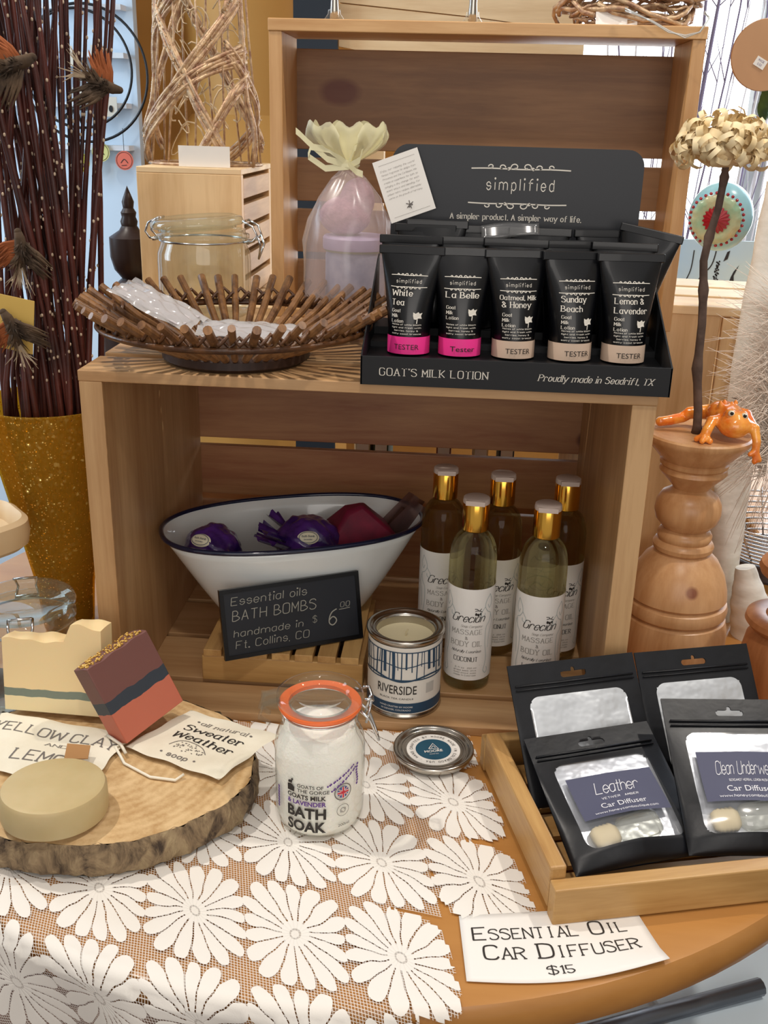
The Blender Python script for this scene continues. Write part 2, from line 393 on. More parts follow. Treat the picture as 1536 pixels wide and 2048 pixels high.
# ---------------------------------------------------------------- crates
H = .3157
def slat(p, x0, x1, y0, y1, z0, z1, m_): return obj('slat', G().box(x0, x1, y0, y1, z0, z1), m_, p, bevel=.0008)
c = thing('wooden_crate', 'large pine crate lying on its side, holding the enamel tub and oil bottles', 'crate', (-.2285, 0, 0), group=None)
for x0 in (0, .438): obj('side_panel', G().box(x0, x0+.019, 0, .30, .009, H-.009), W_pine_z, c, bevel=.0008)
for (y0, y1) in ((0, .054), (.067, .145), (.149, .227), (.231, .309)):
    slat(c, -.0005, .4575, y0, y1, H-.009, H, W_pine)
for (y0, y1) in ((0, .048), (.056, .134), (.142, .214), (.222, .309)): slat(c, -.0005, .4575, y0, y1, 0, .009, W_pine)
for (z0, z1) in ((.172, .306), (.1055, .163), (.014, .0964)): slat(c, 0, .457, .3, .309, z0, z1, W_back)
c = thing('wooden_crate', 'tall pine crate standing upright behind the black lotion display', 'crate', (-.120, .267, H))
HH = .279
for x0 in (0, .3925): obj('side_panel', G().box(x0, x0+.0125, 0, .09, 0, HH-.011), W_up_z, c, bevel=.0008)
obj('top_board', G().box(-.0005, .4055, -.001, .1, HH-.011, HH), W_up, c, bevel=.0008)
obj('bottom_board', G().box(.0125, .3925, 0, .09, 0.0005, .009), W_up, c, bevel=.0008)
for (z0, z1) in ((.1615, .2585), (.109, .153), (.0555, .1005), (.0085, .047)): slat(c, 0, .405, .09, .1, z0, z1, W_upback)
c = thing('wooden_crate', 'dim pine crate behind the large crate, carrying the small one', 'crate', (-.288, .318, 0))
for x0 in (0, .499): obj('side_panel', G().box(x0, x0+.017, 0, .2, .009, H-.009), W_pale, c, bevel=.0008)
for y0 in (0, .07, .14): slat(c, 0, .516, y0, y0+.06, H-.009, H-.0003, W_pale_x)
for y0 in (0, .07, .14): slat(c, 0, .516, y0, y0+.06, 0, .009, W_pale_x)
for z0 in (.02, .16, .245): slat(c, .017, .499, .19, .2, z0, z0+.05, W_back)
c = thing('wooden_crate', 'small upright pine crate under the glittering wicker tower', 'crate', (-.278, .34, H), 0)
obj('end_panel', G().box(0, .113, 0, .011, 0.0003, .134), W_pale, c, bevel=.0008); obj('end_panel', G().box(0, .113, .160, .171, 0.0003, .134), W_pale, c, bevel=.0008)
for k in range(5):
    z0 = .002+k*.0268
    for x0 in (-.0001, .1068): slat(c, x0, x0+.0063, .011, .160, z0, z0+.0205, W_pine_y)
obj('bottom_board', G().box(.0065, .1065, .011, .16, .0003, .006), W_pale, c)
obj('top_board', G().box(0, .113, 0, .171, .134, .140), W_pale_x, c, bevel=.0008)
c = thing('wooden_crate', 'pale pine crate standing at right behind the twig flower', 'crate', (.292, .325, 0), rad(-6))
for k in range(2): obj('side_panel', G().box(.0+.056*k, .054+.056*k, -.003*k, .008, .0, .325-.002*k), W_pale, c, bevel=.0008)
obj('side_panel', G().box(0, .11, .2, .21, 0, .325), W_pale, c, bevel=.0008)
for (y0, y1) in ((-.003, .06), (.075, .135), (.15, .21)): slat(c, 0, .112, y0, y1, .325, .334, W_pale_x)
for z0 in (.02, .09, .16, .23): slat(c, -.007, 0, 0, .21, z0, z0+.055, W_pale_x)
# small riser under the tub
c = thing('wooden_riser', 'little slatted wooden tray turned over under the enamel tub and chalkboard', 'riser', (-.152, .052, .0092))
obj('front_panel', G().box(0, .152, 0, .012, 0, .026), W_tray, c, bevel=.001); obj('front_panel', G().box(0, .152, .128, .14, 0, .026), W_tray, c, bevel=.001)
for y0 in (.012,): obj('side_panel', G().box(0, .008, .012, .128, 0, .026), W_tray_y, c); obj('side_panel', G().box(.144, .152, .012, .128, 0, .026), W_tray_y, c)
for k in range(7): obj('slat', G().box(.002+k*.0215, .019+k*.0215, -.001, .141, .026, .033), W_tray_y, c, bevel=.0006)
# ---------------------------------------------------------------- lace cloth
k = NT('lace'); p = k.p
uv = k.n('ShaderNodeUVMap'); sp = k.n('ShaderNodeSeparateXYZ'); k.l(uv.outputs[0], sp.inputs[0])
def cell(x):
    f = k.math('FLOOR', k.math('ADD', x, .5)); return k.math('SUBTRACT', x, f)
S_, T_ = sp.outputs[0], sp.outputs[1]
wob = k.n('ShaderNodeTexNoise'); k.l(uv.outputs[0], wob.inputs[0]); wob.inputs['Scale'].default_value = 3; wob.inputs['Detail'].default_value = 1
wsp = k.n('ShaderNodeSeparateColor'); k.l(wob.outputs['Color'], wsp.inputs[0])
S2 = k.math('ADD', S_, k.math('MULTIPLY', k.math('SUBTRACT', wsp.outputs[0], .5), .10)); T2 = k.math('ADD', T_, k.math('MULTIPLY', k.math('SUBTRACT', wsp.outputs[1], .5), .10))
fs, ft = cell(S2), cell(T2)
r = k.math('SQRT', k.math('ADD', k.math('MULTIPLY', fs, fs), k.math('MULTIPLY', ft, ft)))
an = k.math('ARCTAN2', k.math('MULTIPLY', ft, 1.15), fs)
fp = k.math('MULTIPLY', k.math('ABSOLUTE', k.math('SUBTRACT', k.math('FRACT', k.math('ADD', k.math('MULTIPLY', an, 17/(2*pi)), 8.3)), .5)), 2)
s2 = k.math('SINE', k.math('MULTIPLY', an, 2))
Rm = k.math('ADD', .495, k.math('MULTIPLY', k.math('MULTIPLY', s2, s2), .09))
tip = k.math('MULTIPLY', Rm, k.math('SUBTRACT', 1, k.math('MULTIPLY', k.math('POWER', fp, 3), .30)))
inside = k.math('LESS_THAN', r, tip)
slitw = k.math('SUBTRACT', 1, k.math('DIVIDE', .034, k.math('MAXIMUM', r, .05)))
slit = k.math('MULTIPLY', k.math('MULTIPLY', k.math('GREATER_THAN', fp, slitw), k.math('GREATER_THAN', r, .13)), k.math('LESS_THAN', r, .5))
ring = k.math('MULTIPLY', k.math('GREATER_THAN', r, .038), k.math('LESS_THAN', r, .056))
petal = k.math('MULTIPLY', inside, k.math('SUBTRACT', 1, k.math('MAXIMUM', slit, k.math('MULTIPLY', ring, .45))))
def thread(x, n, w_): return k.math('LESS_THAN', k.math('FRACT', k.math('MULTIPLY', x, n)), w_)
net = k.math('MAXIMUM', thread(k.math('ADD', S_, k.math('MULTIPLY', T_, .03)), 34, .20), thread(T_, 42, .20))
al = k.math('MAXIMUM', petal, k.math('MULTIPLY', net, .85))
p.inputs['Base Color'].default_value = lin('e9e4dc'); p.inputs['Roughness'].default_value = .9; p.inputs['Sheen Weight'].default_value = .2
edge = k.math('MULTIPLY', petal, k.math('SUBTRACT', 1, k.math('POWER', fp, 4)))
k.bump(k.math('ADD', edge, k.math('MULTIPLY', k.noise(900, (1, 1, 1), 2), .25)), .35, .0007)
k.l(al, p.inputs['Alpha'])
M_lace = k.m
A_, B_ = Vector((.0713, -.0138)), Vector((-.020, .0905)); O_ = Vector((-.015, -.251)); TC = Vector((0, .173)); TR = .4835
def cloth_pt(s, t_):
    q = O_+A_*s+B_*t_; d = q-TC; rho = d.length
    bump_ = .0009*sin(q.x*55)*sin(q.y*41)
    if rho <= TR-.006: return (q.x, q.y, .0016+bump_)
    e = rho-(TR-.006); an_ = atan2(d.x, -d.y); R0 = .010
    fold = .012*sin(an_*26+.6)*min(1, max(0, e-.012)/.10)
    if e < R0*pi/2: ro = TR-.006+R0*sin(e/R0); z = .0016-R0*(1-cos(e/R0))
    else: ro = TR-.006+R0+fold+.002; z = .0016-R0-(e-R0*pi/2)
    return (TC.x+ro*sin(an_), TC.y-ro*cos(an_), z)
NN = 30; s0, s1, t0, t1 = -5, 2, -2, 3
V = []; UVs = []; Fc = []
NS = (s1-s0+1)*NN; NTt = (t1-t0+1)*NN
for j in range(NTt+1):
    for i in range(NS+1):
        s = s0-.5+i/NN; t_ = t0-.5+j/NN; V.append(cloth_pt(s, t_)); UVs.append((s, t_))
for j in range(NTt):
    for i in range(NS):
        s = s0-.5+(i+.5)/NN; t_ = t0-.5+(j+.5)/NN; ci, cj = math.floor(s+.5), math.floor(t_+.5); fs_, ft_ = s-ci, t_-cj
        lim = 1 if cj <= 0 else 2
        if ci > lim: continue
        q = O_+A_*s+B_*t_
        if q.y > -.003: continue
        edge_ = ci == lim and (fs_ > 0)
        if ci == 2 and cj == 1 and ft_ < 0: edge_ = True
        if edge_:
            a = atan2(ft_*1.15, fs_)
            if math.hypot(fs_, ft_) > .49+.09*sin(2*a)**2-.02*abs(sin(8.5*a)): continue
        Fc.append((j*(NS+1)+i, j*(NS+1)+i+1, (j+1)*(NS+1)+i+1, (j+1)*(NS+1)+i))
g = G(); g.v = V; g.f = Fc; g.m = [0]*len(Fc)
lace = obj('lace_tablecloth', g, M_lace, smooth=True)
ul = lace.data.uv_layers.new(name='UVMap')
for lp in lace.data.loops: ul.data[lp.index].uv = UVs[lp.vertex_index]
tag(lace, 'white daisy lace cloth draped over the front of the honey wood table', 'tablecloth')
# ---------------------------------------------------------------- shared small materials
M_ink = mat('dark_ink', '2c2724', .6); M_inkg = mat('grey_ink', '6d6763', .6); M_chrome = mat('chrome_wire', 'd8d8d8', .18, 1)
M_glass = clear('jar_glass', (.97, .98, .965), .03, .01, .015, 'e8eee8'); M_glassd = clear('jar_glass_green', (.92, .95, .92), .05, .02, .05, 'cdd6cc')
M_steel = mat('tin_steel', 'b9b3aa', .22, 1); M_muslin = mat('muslin', 'e6dfcc', .95, bump=(900, .35, .0005), vary=('ddd4bf', 30))
M_cord = mat('cotton_cord', 'e8e0cd', .9); M_whitep = mat('white_paper', 'ece8e2', .7); M_navy = mat('navy_print', '21405a', .5)
# ---------------------------------------------------------------- log slice
LC = (-.19, -.116)
random.seed(3); ph = [random.uniform(0, 6) for _ in range(8)]
def lw(a, z): return 1+.012*sin(3*a+ph[0])+.010*sin(7*a+ph[1])+.006*sin(19*a+ph[2]+z*60)
k = NT('log_face'); dd = k.n('ShaderNodeTexCoord'); ln = k.n('ShaderNodeVectorMath', operation='LENGTH'); k.l(dd.outputs['Object'], ln.inputs[0])
wv = k.math('SINE', k.math('MULTIPLY', k.math('ADD', ln.outputs['Value'], k.math('MULTIPLY', k.noise(14), .012)), 900))
h_ = k.math('ADD', k.math('MULTIPLY', wv, .05), k.noise(60, (1, 1, 1), 6, .7))
k.l(k.ramp(h_, (.3, 'b08a58'), (.62, 'd3b384')), k.p.inputs['Base Color']); k.p.inputs['Roughness'].default_value = .8; k.bump(h_, .4, .0008); M_logf = k.m
k = NT('birch_bark_rough'); n1 = k.noise(45, (1, 1, .55), 6, .7, .8); n2 = k.noise(120, (1, 1, .4), 3)
k.l(k.ramp(k.math('ADD', k.math('MULTIPLY', n1, .75), k.math('MULTIPLY', n2, .25)), (.38, '3f3126'), (.50, '8a7458'), (.66, 'b7a27c')), k.p.inputs['Base Color']); k.p.inputs['Roughness'].default_value = .9; k.bump(n1, 1, .004); M_bark = k.m
t = thing('log_slice', 'round wood slice with rough bark edge carrying the soaps at lower left', 'log slice', (LC[0], LC[1], .0026))
g = G().lathe([(.116, 0), (.1205, .004), (.122, .012), (.1215, .022), (.119, .0285)], 120, sx=1, sy=.86, wob=lambda a, z: lw(a, z)*(1+.011*sin(41*a+z*300)+.008*sin(67*a-z*500)), cap=False)
obj('bark', g, M_bark, t, smooth=True)
g = G().lathe([(0, .0005), (.1165, .0005)], 120, sy=.86, wob=lw); g.lathe([(.1185, .0280), (.114, .0292), (0, .0292)], 120, sy=.86, wob=lw)
obj('cut_face', g, M_logf, t, smooth='auto')
ZL = .0322
# ---------------------------------------------------------------- soaps
def lumpy(x0, x1, y0, y1, z0, zt, n=40, m=6):
    g = G(); xs = [x0+(x1-x0)*i/n for i in range(n+1)]
    for i in range(n+1):
        for j in range(m+1): g.v.append((xs[i], y0+(y1-y0)*j/m, zt(xs[i], j/m)))
    N = len(g.v)
    for i in range(n+1):
        for j in range(m+1): g.v.append((xs[i], y0+(y1-y0)*j/m, z0))
    id_ = lambda i, j, b: b*N+i*(m+1)+j
    for i in range(n):
        for j in range(m): g.f += [(id_(i, j, 0), id_(i+1, j, 0), id_(i+1, j+1, 0), id_(i, j+1, 0)), (id_(i, j, 1), id_(i, j+1, 1), id_(i+1, j+1, 1), id_(i+1, j, 1))]
        g.f += [(id_(i, 0, 1), id_(i+1, 0, 1), id_(i+1, 0, 0), id_(i, 0, 0)), (id_(i, m, 0), id_(i+1, m, 0), id_(i+1, m, 1), id_(i, m, 1))]
    for j in range(m): g.f += [(id_(0, j, 0), id_(0, j+1, 0), id_(0, j+1, 1), id_(0, j, 1)), (id_(n, j, 1), id_(n, j+1, 1), id_(n, j+1, 0), id_(n, j, 0))]
    g.m = [0]*len(g.f); return g
def banded(name, axis, bands, noise_amp, rough=.55, extra=None):
    """layers of poured soap: colour by height along the bar"""
    k = NT(name); tc = k.n('ShaderNodeTexCoord'); s_ = k.n('ShaderNodeSeparateXYZ'); k.l(tc.outputs['Object'], s_.inputs[0])
    hh = k.math('ADD', s_.outputs[axis], k.math('MULTIPLY', k.math('SUBTRACT', k.noise(60, (1, 1, .3), 2), .5), noise_amp))
    col = lin(bands[0][1])
    cur = bands[0][1]; out = None
    for z, c in bands[1:]:
        out = k.mix(k.math('GREATER_THAN', hh, z), cur if out is None else out, c)
    k.l(out, k.p.inputs['Base Color']); k.p.inputs['Roughness'].default_value = rough
    k.p.inputs['Subsurface Weight'].default_value = .15; k.p.inputs['Subsurface Scale'].default_value = .004
    k.bump(k.noise(120), .15, .0005); return k.m
M_cream = banded('cream_soap', 2, [(0, 'efdcae'), (.0135, '7d8779'), (.0205, 'f3d8a4')], .004)
random.seed(5)
def ztop(x, j): return .0635+.0009*sin(x*130)*cos(j*3)+.0006*sin(x*300+j*4)+(.016*max(0, min(1, (x-.053)/.006)) if x > .05 else 0)*(1-.18*abs(x-.065)/.02)-.002*j
o = lumpy(0, .085, -.012, .012, 0, ztop); o = obj('soap_bar', o, M_cream, None, smooth='auto')
o.location = (-.290, -.052, ZL+.0045); o.rotation_euler = (rad(-7), 0, rad(-2)); tag(o, 'cream soap bar with grey-green stripe and wavy top at back of wood slice', 'soap')
e1 = Vector((.0331, .0488, .0123)).normalized(); e2 = Vector((-.0292, .0041, .0621)); e2 = (e2-e1*e2.dot(e1)).normalized(); n3 = e1.cross(e2)
Wp, Hp = .0603, .0688
M_pink = banded('pink_soap', 2, [(0, 'b9664f'), (.027, '2f3640'), (.0375, '6f4640')], .006)
g = lumpy(0, Wp, 0, .023, 0, lambda x, j: Hp+.0006*sin(x*300+j*5), 20, 4)
sp_ = thing('soap_bar', 'brown, navy and salmon layered soap bar leaning on the cream bar', 'soap')
Ms = Matrix((e1, -n3, e2)).transposed().to_4x4(); Ms.translation = Vector((-.1724, -.1066, .0410))
sp_.matrix_world = Ms
obj('bar', g, M_pink, sp_, smooth='auto', bevel=.0007)
g = G(); random.seed(9)
for _ in range(150):
    x = random.uniform(.002, Wp-.002); y = random.uniform(.001, .022); g.ell((x, y, Hp+.0007), (random.uniform(.0006, .0015), random.uniform(.0006, .0013), .0009), 3)
obj('gold_sprinkles', g, mat('gold_salt', 'd8ab55', .35, .4), sp_, label='golden sparkly crumbs along the top edge')
M_olive = mat('olive_soap', 'c4b084', .5, vary=('bba678', 25), sub=.1)
g = G().lathe([(0, 0), (.0345, 0), (.0372, .0015), (.0378, .004), (.0372, .020), (.0358, .0225), (.033, .0235), (0, .0238)], 72)
o = obj('round_soap', g, M_olive, None, smooth='auto'); o.location = (-.200, -.187, ZL+.0022); o.rotation_euler = (rad(-3), 0, 0)
tag(o, 'round olive-beige soap cake lying at the front of the wood slice', 'soap')
# ---------------------------------------------------------------- muslin bags
def bag(name, label, quad, th, wr=.0012, seed=0):
    """soft flat bag over four corner points (near-left, near-right, far-right, far-left)"""
    a, b, c_, d = [Vector(q) for q in quad]; g = G()
    def P(u, v, s):
        q = (a*(1-u)+b*u)*(1-v)+(d*(1-u)+c_*u)*v
        e = min(u, 1-u, v, 1-v); puff = th*(1-math.exp(-e*9))
        q = q+Vector((0, 0, (puff*.5 if s > 0 else -puff*.25)+wr*sin(u*9+seed)*sin(v*7+seed*2)*min(1, e*6)))
        q.x += .0010*sin(v*14+seed)*(1 if e < .05 else 0); q.y += .0010*sin(u*15+seed)*(1 if e < .05 else 0)
        return q
    g.grid(28, 28, lambda u, v: P(u, v, 1)); g.grid(28, 28, lambda u, v: P(u, v, -1))
    o = thing(name, label, 'bag'); obj('pouch', g, M_muslin, o, smooth=True)
    def fn(u, v):
        q = P(u, v, 1); return (q.x, q.y, q.z+.0004)
    return o, fn
zb = ZL+.0035
sw, f1 = bag('muslin_bag', 'small natural muslin bag stamped Sweater Weather under the layered soap', [(-.176, -.104, zb+.0005), (-.092, -.139, zb+.001), (-.057, -.074, zb+.001), (-.138, -.045, zb+.0005)], .005, seed=1)
fs_ = lambda u, v: f1(u, v)
g = G()
# stamp reads along the near-left to near-right direction
def st(u, v): return f1(.10+u*.80, .10+v*.80)
letter(g, 'all natural', .085, 'light', .56, .82, st, sx=.62)
disc2(g, .20, .86, .018, st, 8); disc2(g, .92, .86, .018, st, 8)
g2 = G(); letter(g2, 'Sweater', .135, 'serif', .55, .60, st, sx=.78); letter(g2, 'Weather', .135, 'serif', .55, .38, st, sx=.78)
letter(g, 'soap', .075, 'sans', .50, -.02, st, sx=.26); disc2(g, .28, .02, .016, st, 8); disc2(g, .72, .02, .016, st, 8)
random.seed(4)
for _ in range(46):
    a = random.uniform(0, 2*pi); rr = sqrt(random.random()); disc2(g, .5+.23*rr*cos(a), .22+.095*rr*sin(a), .011, st, 6, .007)
line2(g, [(.27, .18), (.33, .30), (.45, .34), (.62, .32), (.73, .22)], .01, st)
obj('stamped_drawing', g, M_inkg, sw, label='small grey stamped words and dotted mound'); obj('stamped_name', g2, M_ink, sw)
g = G(); g.tube([(-.176, -.100, zb+.002), (-.182, -.106, zb+.001), (-.17, -.122, ZL+.0014), (-.145, -.137, ZL+.0013), (-.125, -.139, ZL+.0014), (-.12, -.133, ZL+.003)], .0012, 6)
obj('drawstring', g, M_cord, sw, smooth=True)
yb, f2 = bag('muslin_bag', 'small muslin bag lettered Yellow Clay and Lemon behind the round soap', [(-.296, -.140, zb), (-.188, -.158, zb), (-.176, -.086, zb), (-.292, -.064, zb)], .0035, seed=3)
g = G(); letter(g, 'YELLOW CLAY', .15, 'wide', .50, .66, f2, sx=.95); letter(g, 'AND', .05, 'wide', .58, .52, f2); letter(g, 'LEMON', .17, 'wide', .58, .22, f2, sx=.5)
obj('lettering', g, M_inkg, yb)
g = G(); g.tube([(-.193, -.093, zb+.003), (-.186, -.10, zb+.0045), (-.178, -.105, zb+.0035), (-.172, -.112, zb)], .0013, 6); obj('drawstring', g, M_cord, yb, smooth=True)
g = G().prism([(0, 0), (.018, 0), (.018, .012), (0, .014)], 0, .001); o = obj('kraft_tag', g, mat('kraft_card', 'a87b4c', .8), None)
o.location = (-.213, -.134, zb+.007); o.rotation_euler = (rad(-68), 0, rad(8)); tag(o, 'small brown kraft tag on the lemon soap bag behind the round soap', 'tag')
# ---------------------------------------------------------------- bath soak jar
t = thing('bath_soak_jar', 'glass clip-top jar of white bath soak with orange seal on the lace', 'jar', (-.0155, -.127, .0025), rad(10))
pr_o = [(0, 0), (.027, 0), (.0315, .003), (.0335, .010), (.0340, .03), (.0340, .066), (.0330, .074), (.0290, .082), (.0272, .086), (.0285, .0885), (.0285, .092), (.0272, .093), (.0275, .0985)]
obj('glass_body', G().lathe(pr_o, 64, cap=False), M_glass, t, smooth=True)
M_salt = mat('white_salt', 'f4f0e8', .95, bump=(400, .6, .0012), sub=.1)
g = G().lathe([(0, .003), (.030, .0035), (.0325, .010), (.0328, .064), (.031, .071), (.0275, .078), (.0268, .082), (.018, .0835), (0, .084)], 48)
obj('salt_filling', g, M_salt, t, smooth=True)
g = G().lathe([(.0235, .0985), (.0305, .0985), (.0312, .100), (.0305, .1015), (.0235, .1015), (.0235, .0985)], 64, cap=False)
obj('rubber_seal', g, mat('orange_rubber', 'e8703a', .45), t, smooth='auto')
ld = obj('glass_lid', G().lathe([(.0225, .094), (.0225, .1025), (.0305, .1025), (.0325, .105), (.0322, .1085), (.029, .1105), (.0235, .1115), (.0215, .110), (.019, .1065), (0, .1055)], 64, cap=False), M_glass, t, smooth=True)
ld.rotation_euler = (0, rad(0), 0)
g = G()
g.tube([(.0285*cos(a), .0285*sin(a), .0955) for a in [2*pi*k/40 for k in range(40)]], .0008, 6, closed=True)
g.tube([(.030, -.006, .0955), (.037, -.007, .088), (.042, -.005, .074), (.0445, 0, .066), (.042, .005, .074), (.037, .007, .088), (.030, .006, .0955)], .0011, 6)
g.tube([(.0325, -.009, .107), (.037, -.009, .1075), (.039, -.004, .103), (.039, .004, .103), (.037, .009, .1075), (.0325, .009, .107)], .0011, 6)
g.tube([(.038, -.004, .103), (.036, -.006, .094), (.034, -.007, .086)], .0010, 6); g.tube([(.038, .004, .103), (.036, .006, .094), (.034, .007, .086)], .0010, 6)
obj('wire_clasp', g, M_chrome, t, smooth=True)
g = G()
for yy in (-.007, .007): g.add([(-.030, yy-.002, .1085), (-.030, yy+.002, .1085), (-.042, yy+.002, .104), (-.042, yy-.002, .104), (-.045, yy-.002, .094), (-.045, yy+.002, .094), (-.037, yy-.002, .088), (-.037, yy+.002, .088)], [(0, 1, 2, 3), (3, 2, 5, 4), (4, 5, 7, 6)])
g.box(-.043, -.030, -.009, .009, .1025, .1055)
obj('hinge_lug', g, M_glass, t, solid=.002)
fn = cyl(.0341, a0=0)
g = G(); 
def jl(s, h, u, v, w_, g_, style='font.03', al='l'): letter(g_, s, h, style, u, v, fn, al=al, sx=w_)
ux = -.0272
jl('BATH', .0090, ux, .0215, .0305, g, 'font.035'); jl('SOAK', .0090, ux, .0098, .0305, g, 'font.035')
jl('GOATS MILK', .0038, ux, .0378, .0305, g); jl('GOATS OF', .0030, ux+.0085, .0475, .020, g, 'font.01'); jl('THE GORGE', .0030, ux+.0085, .0434, .0245, g, 'font.01')
jl('200ml', .0024, .0125, .0125, .0095, g, 'font')
g.add([fn(ux+x, .0425+y) for x, y in ((0, 0), (.006, 0), (.0062, .004), (.003, .0062), (0, .0055))], [(0, 1, 2, 3, 4)])
g.add([fn(ux+x, .049+y) for x, y in ((.0005, 0), (.004, .0002), (.0045, .003), (.003, .0028), (.0008, .002))], [(0, 1, 2, 3, 4)]); disc2(g, ux+.0043, .0527, .0009, fn, 8)
obj('black_lettering', g, M_ink, t)
M_purple = mat('purple_print', '5a2f86', .5)
g = G(); jl('& LAVENDER', .0038, ux, .0325, .0305, g)
random.seed(2)
for k_ in range(16):
    q = k_/15; u = .006+.021*q; v = .0475+.013*q
    for s in (-1, 1): disc2(g, u+s*.0012*(1.3-q*.5)+.0004*sin(k_*2.5), v-s*.0018*(1.3-q*.5), .0009, fn, 5)
for k_ in range(8): disc2(g, .030+.0006*sin(k_), .044+.0024*k_, .0012, fn, 7); disc2(g, -.0385, .022+.0024*k_, .0013, fn, 7)
obj('lavender_print', g, M_purple, t)
g = G(); ring2(g, .0165, .0425, .0068, .0008, fn); ring2(g, .0165, .0265, .0050, .0004, fn)
for a0_ in (0, pi): line2(g, [(.0165+.003*cos(a0_+q)*(.4+.1*q), .0265+.003*sin(a0_+q)*(.5+.1*q)) for q in (0, .8, 1.6, 2.4, 3.2, 4.0)], .0005, fn)
letter(g, 'MADE IN GB', .0009, 'font', .0165, .0347, fn)
obj('badge_print', g, M_inkg, t)
fn2 = cyl(.0343); g = G(); disc2(g, .0165, .0425, .0048, fn2, 20); obj('badge_field', g, mat('flag_blue', '2b3f86', .5), t)
fn3 = cyl(.0345); g = G(); rect2(g, .0118, .0212, .0413, .0437, fn3, 3); rect2(g, .0153, .0177, .0379, .0471, fn3)
for s in (-1, 1): line2(g, [(.0165-.0036, .0425-s*.0030), (.0165+.0036, .0425+s*.0030)], .0011, fn3, False)
obj('badge_white_cross', g, M_whitep, t)
fn4 = cyl(.0347); g = G(); rect2(g, .0118, .0212, .0418, .0432, fn4, 3); rect2(g, .0158, .0172, .0379, .0471, fn4)
for s in (-1, 1): line2(g, [(.0165-.0034, .0425-s*.0028), (.0165+.0034, .0425+s*.0028)], .0005, fn4, False)
obj('badge_red_cross', g, mat('flag_red', 'c2283a', .5), t)
# ---------------------------------------------------------------- riverside candle and its lid
t = thing('tin_candle', 'open tin candle labelled RIVERSIDE with white wax on the crate floor', 'candle', (.0390, .0395, .0092), rad(-2))
R_ = .0330
g = G().lathe([(0, .0005), (.0325, .0005), (.0343, .0), (.0346, .0015), (.0335, .003), (R_, .004), (R_, .071), (.0342, .0725), (.0352, .0745), (.0350, .0765), (.0335, .0772), (.0305, .0765), (.0297, .0745), (.0285, .0750), (.0268, .0745), (.0262, .072), (.0262, .064)], 72, cap=False)
obj('tin_body', g, M_steel, t, smooth=True)
g = G().lathe([(.0262, .0655), (0, .0655)], 48, cap=False); obj('wax', g, mat('cream_wax', 'efe4bd', .6), t, smooth=True)
obj('wick', G().tube([(0, 0, .065), (.0005, 0, .069), (.002, 0, .0725)], .0007, 6), mat('cotton_wick', 'd9cba6', .9), t)
g = G(); rr = R_+.0003
g.lathe([(rr, .0045), (rr, .0705)], 72, cap=False); obj('label', g, mat('candle_label', 'ddd8cf', .6), t, smooth=True)
f = cyl(R_, off=.0006); g = G(); rect2(g, -.098, .098, .0055, .0155, f, 60)
rect2(g, -.098, .098, .0655, .0665, f, 60); rect2(g, -.098, .098, .038, .0392, f, 60)
random.seed(12)
x = -.1
while x < .1:
    wd = random.choice((.0007, .001, .0016, .0028)); z1 = random.uniform(.038, .053); lean = random.uniform(-.0012, .0012)
    g.add([f(x, z1), f(x+wd, z1), f(x+wd+lean, .066), f(x+lean, .066)], [(0, 1, 2, 3)])
    if random.random() < .35: g.add([f(x, .0385), f(x+wd*.9, .0385), f(x+wd, z1+.002), f(x, z1+.002)], [(0, 1, 2, 3)])
    x += wd+random.uniform(.0012, .004)
line2(g, [(-.1+.01*k_, .0525+.0016*sin(k_*1.7)) for k_ in range(21)], .0009, f)
line2(g, [(-.1+.01*k_, .0395+.0022*sin(k_*1.1)) for k_ in range(21)], .0016, f)
obj('forest_print', g, M_navy, t)
g = G(); letter(g, 'RIVERSIDE', .0088, 'font.008', -.004, .0245, f, sx=.0365)
letter(g, 'BLACK TEA CANDLE', .0018, 'font', -.004, .0192, f, sx=.031); obj('lettering', g, M_ink, t)
g = G(); f_ = cyl(R_, off=.0009); letter(g, 'HAND CRAFTED BY MOORE', .0016, 'font', -.004, .0112, f_, sx=.030); letter(g, 'IN DENVER, COLORADO', .0016, 'font', -.004, .0080, f_, sx=.027); obj('band_lettering', g, M_whitep, t)
g = G()
rect2(g, .0235, .0325, .0235, .0335, f, 3); obj('label_patch', g, mat('grey_patch', 'b9b6b0', .6), t)
t = thing('tin_lid', 'silver tin candle lid with round teal MOORE sticker lying on the lace', 'lid', (.0695, -.0375, .0028), rad(8))
g = G().lathe([(.0, .0006), (.0300, .0006), (.0315, .001), (.0338, .0045), (.0345, .0068), (.0340, .0082), (.0322, .0086), (.0306, .0078), (.0300, .0060), (.0285, .0052), (.0272, .0062), (.0258, .0066), (.0246, .0056), (0, .0054)], 72, cap=False)
obj('lid_shell', g, M_steel, t, smooth=True)
f = flat((0, 0, .0059), (1, 0, 0), (0, 1, 0), 0)
obj('sticker', G().add([], []).lathe([(.0, .0055), (.0228, .0055), (.0228, .0058), (0, .0058)], 48), M_whitep, t)
g = G(); disc2(g, 0, 0, .0152, f, 40); obj('sticker_center', g, mat('teal_print', '1f4f66', .5), t, label='teal round centre')
f = flat((0, 0, .0061), (1, 0, 0), (0, 1, 0), 0); g = G()
letter(g, 'MOORE', .0033, 'font.02', 0, -.0042, f, rot=rad(8)); line2(g, [(-.004, .0005), (.0002, .0085), (.0045, .0005), (-.004, .0005)], .0009, f, False); line2(g, [(-.0015, .002), (.0002, .005), (.002, .002)], .0007, f, False)
letter(g, 'MADE CO', .0013, 'font', 0, -.0075, f, rot=rad(8)); obj('sticker_lettering', g, M_whitep, t)
g = G(); s = 'HAND CRAFTED BY MOORE MADE IN COLORADO USA * '
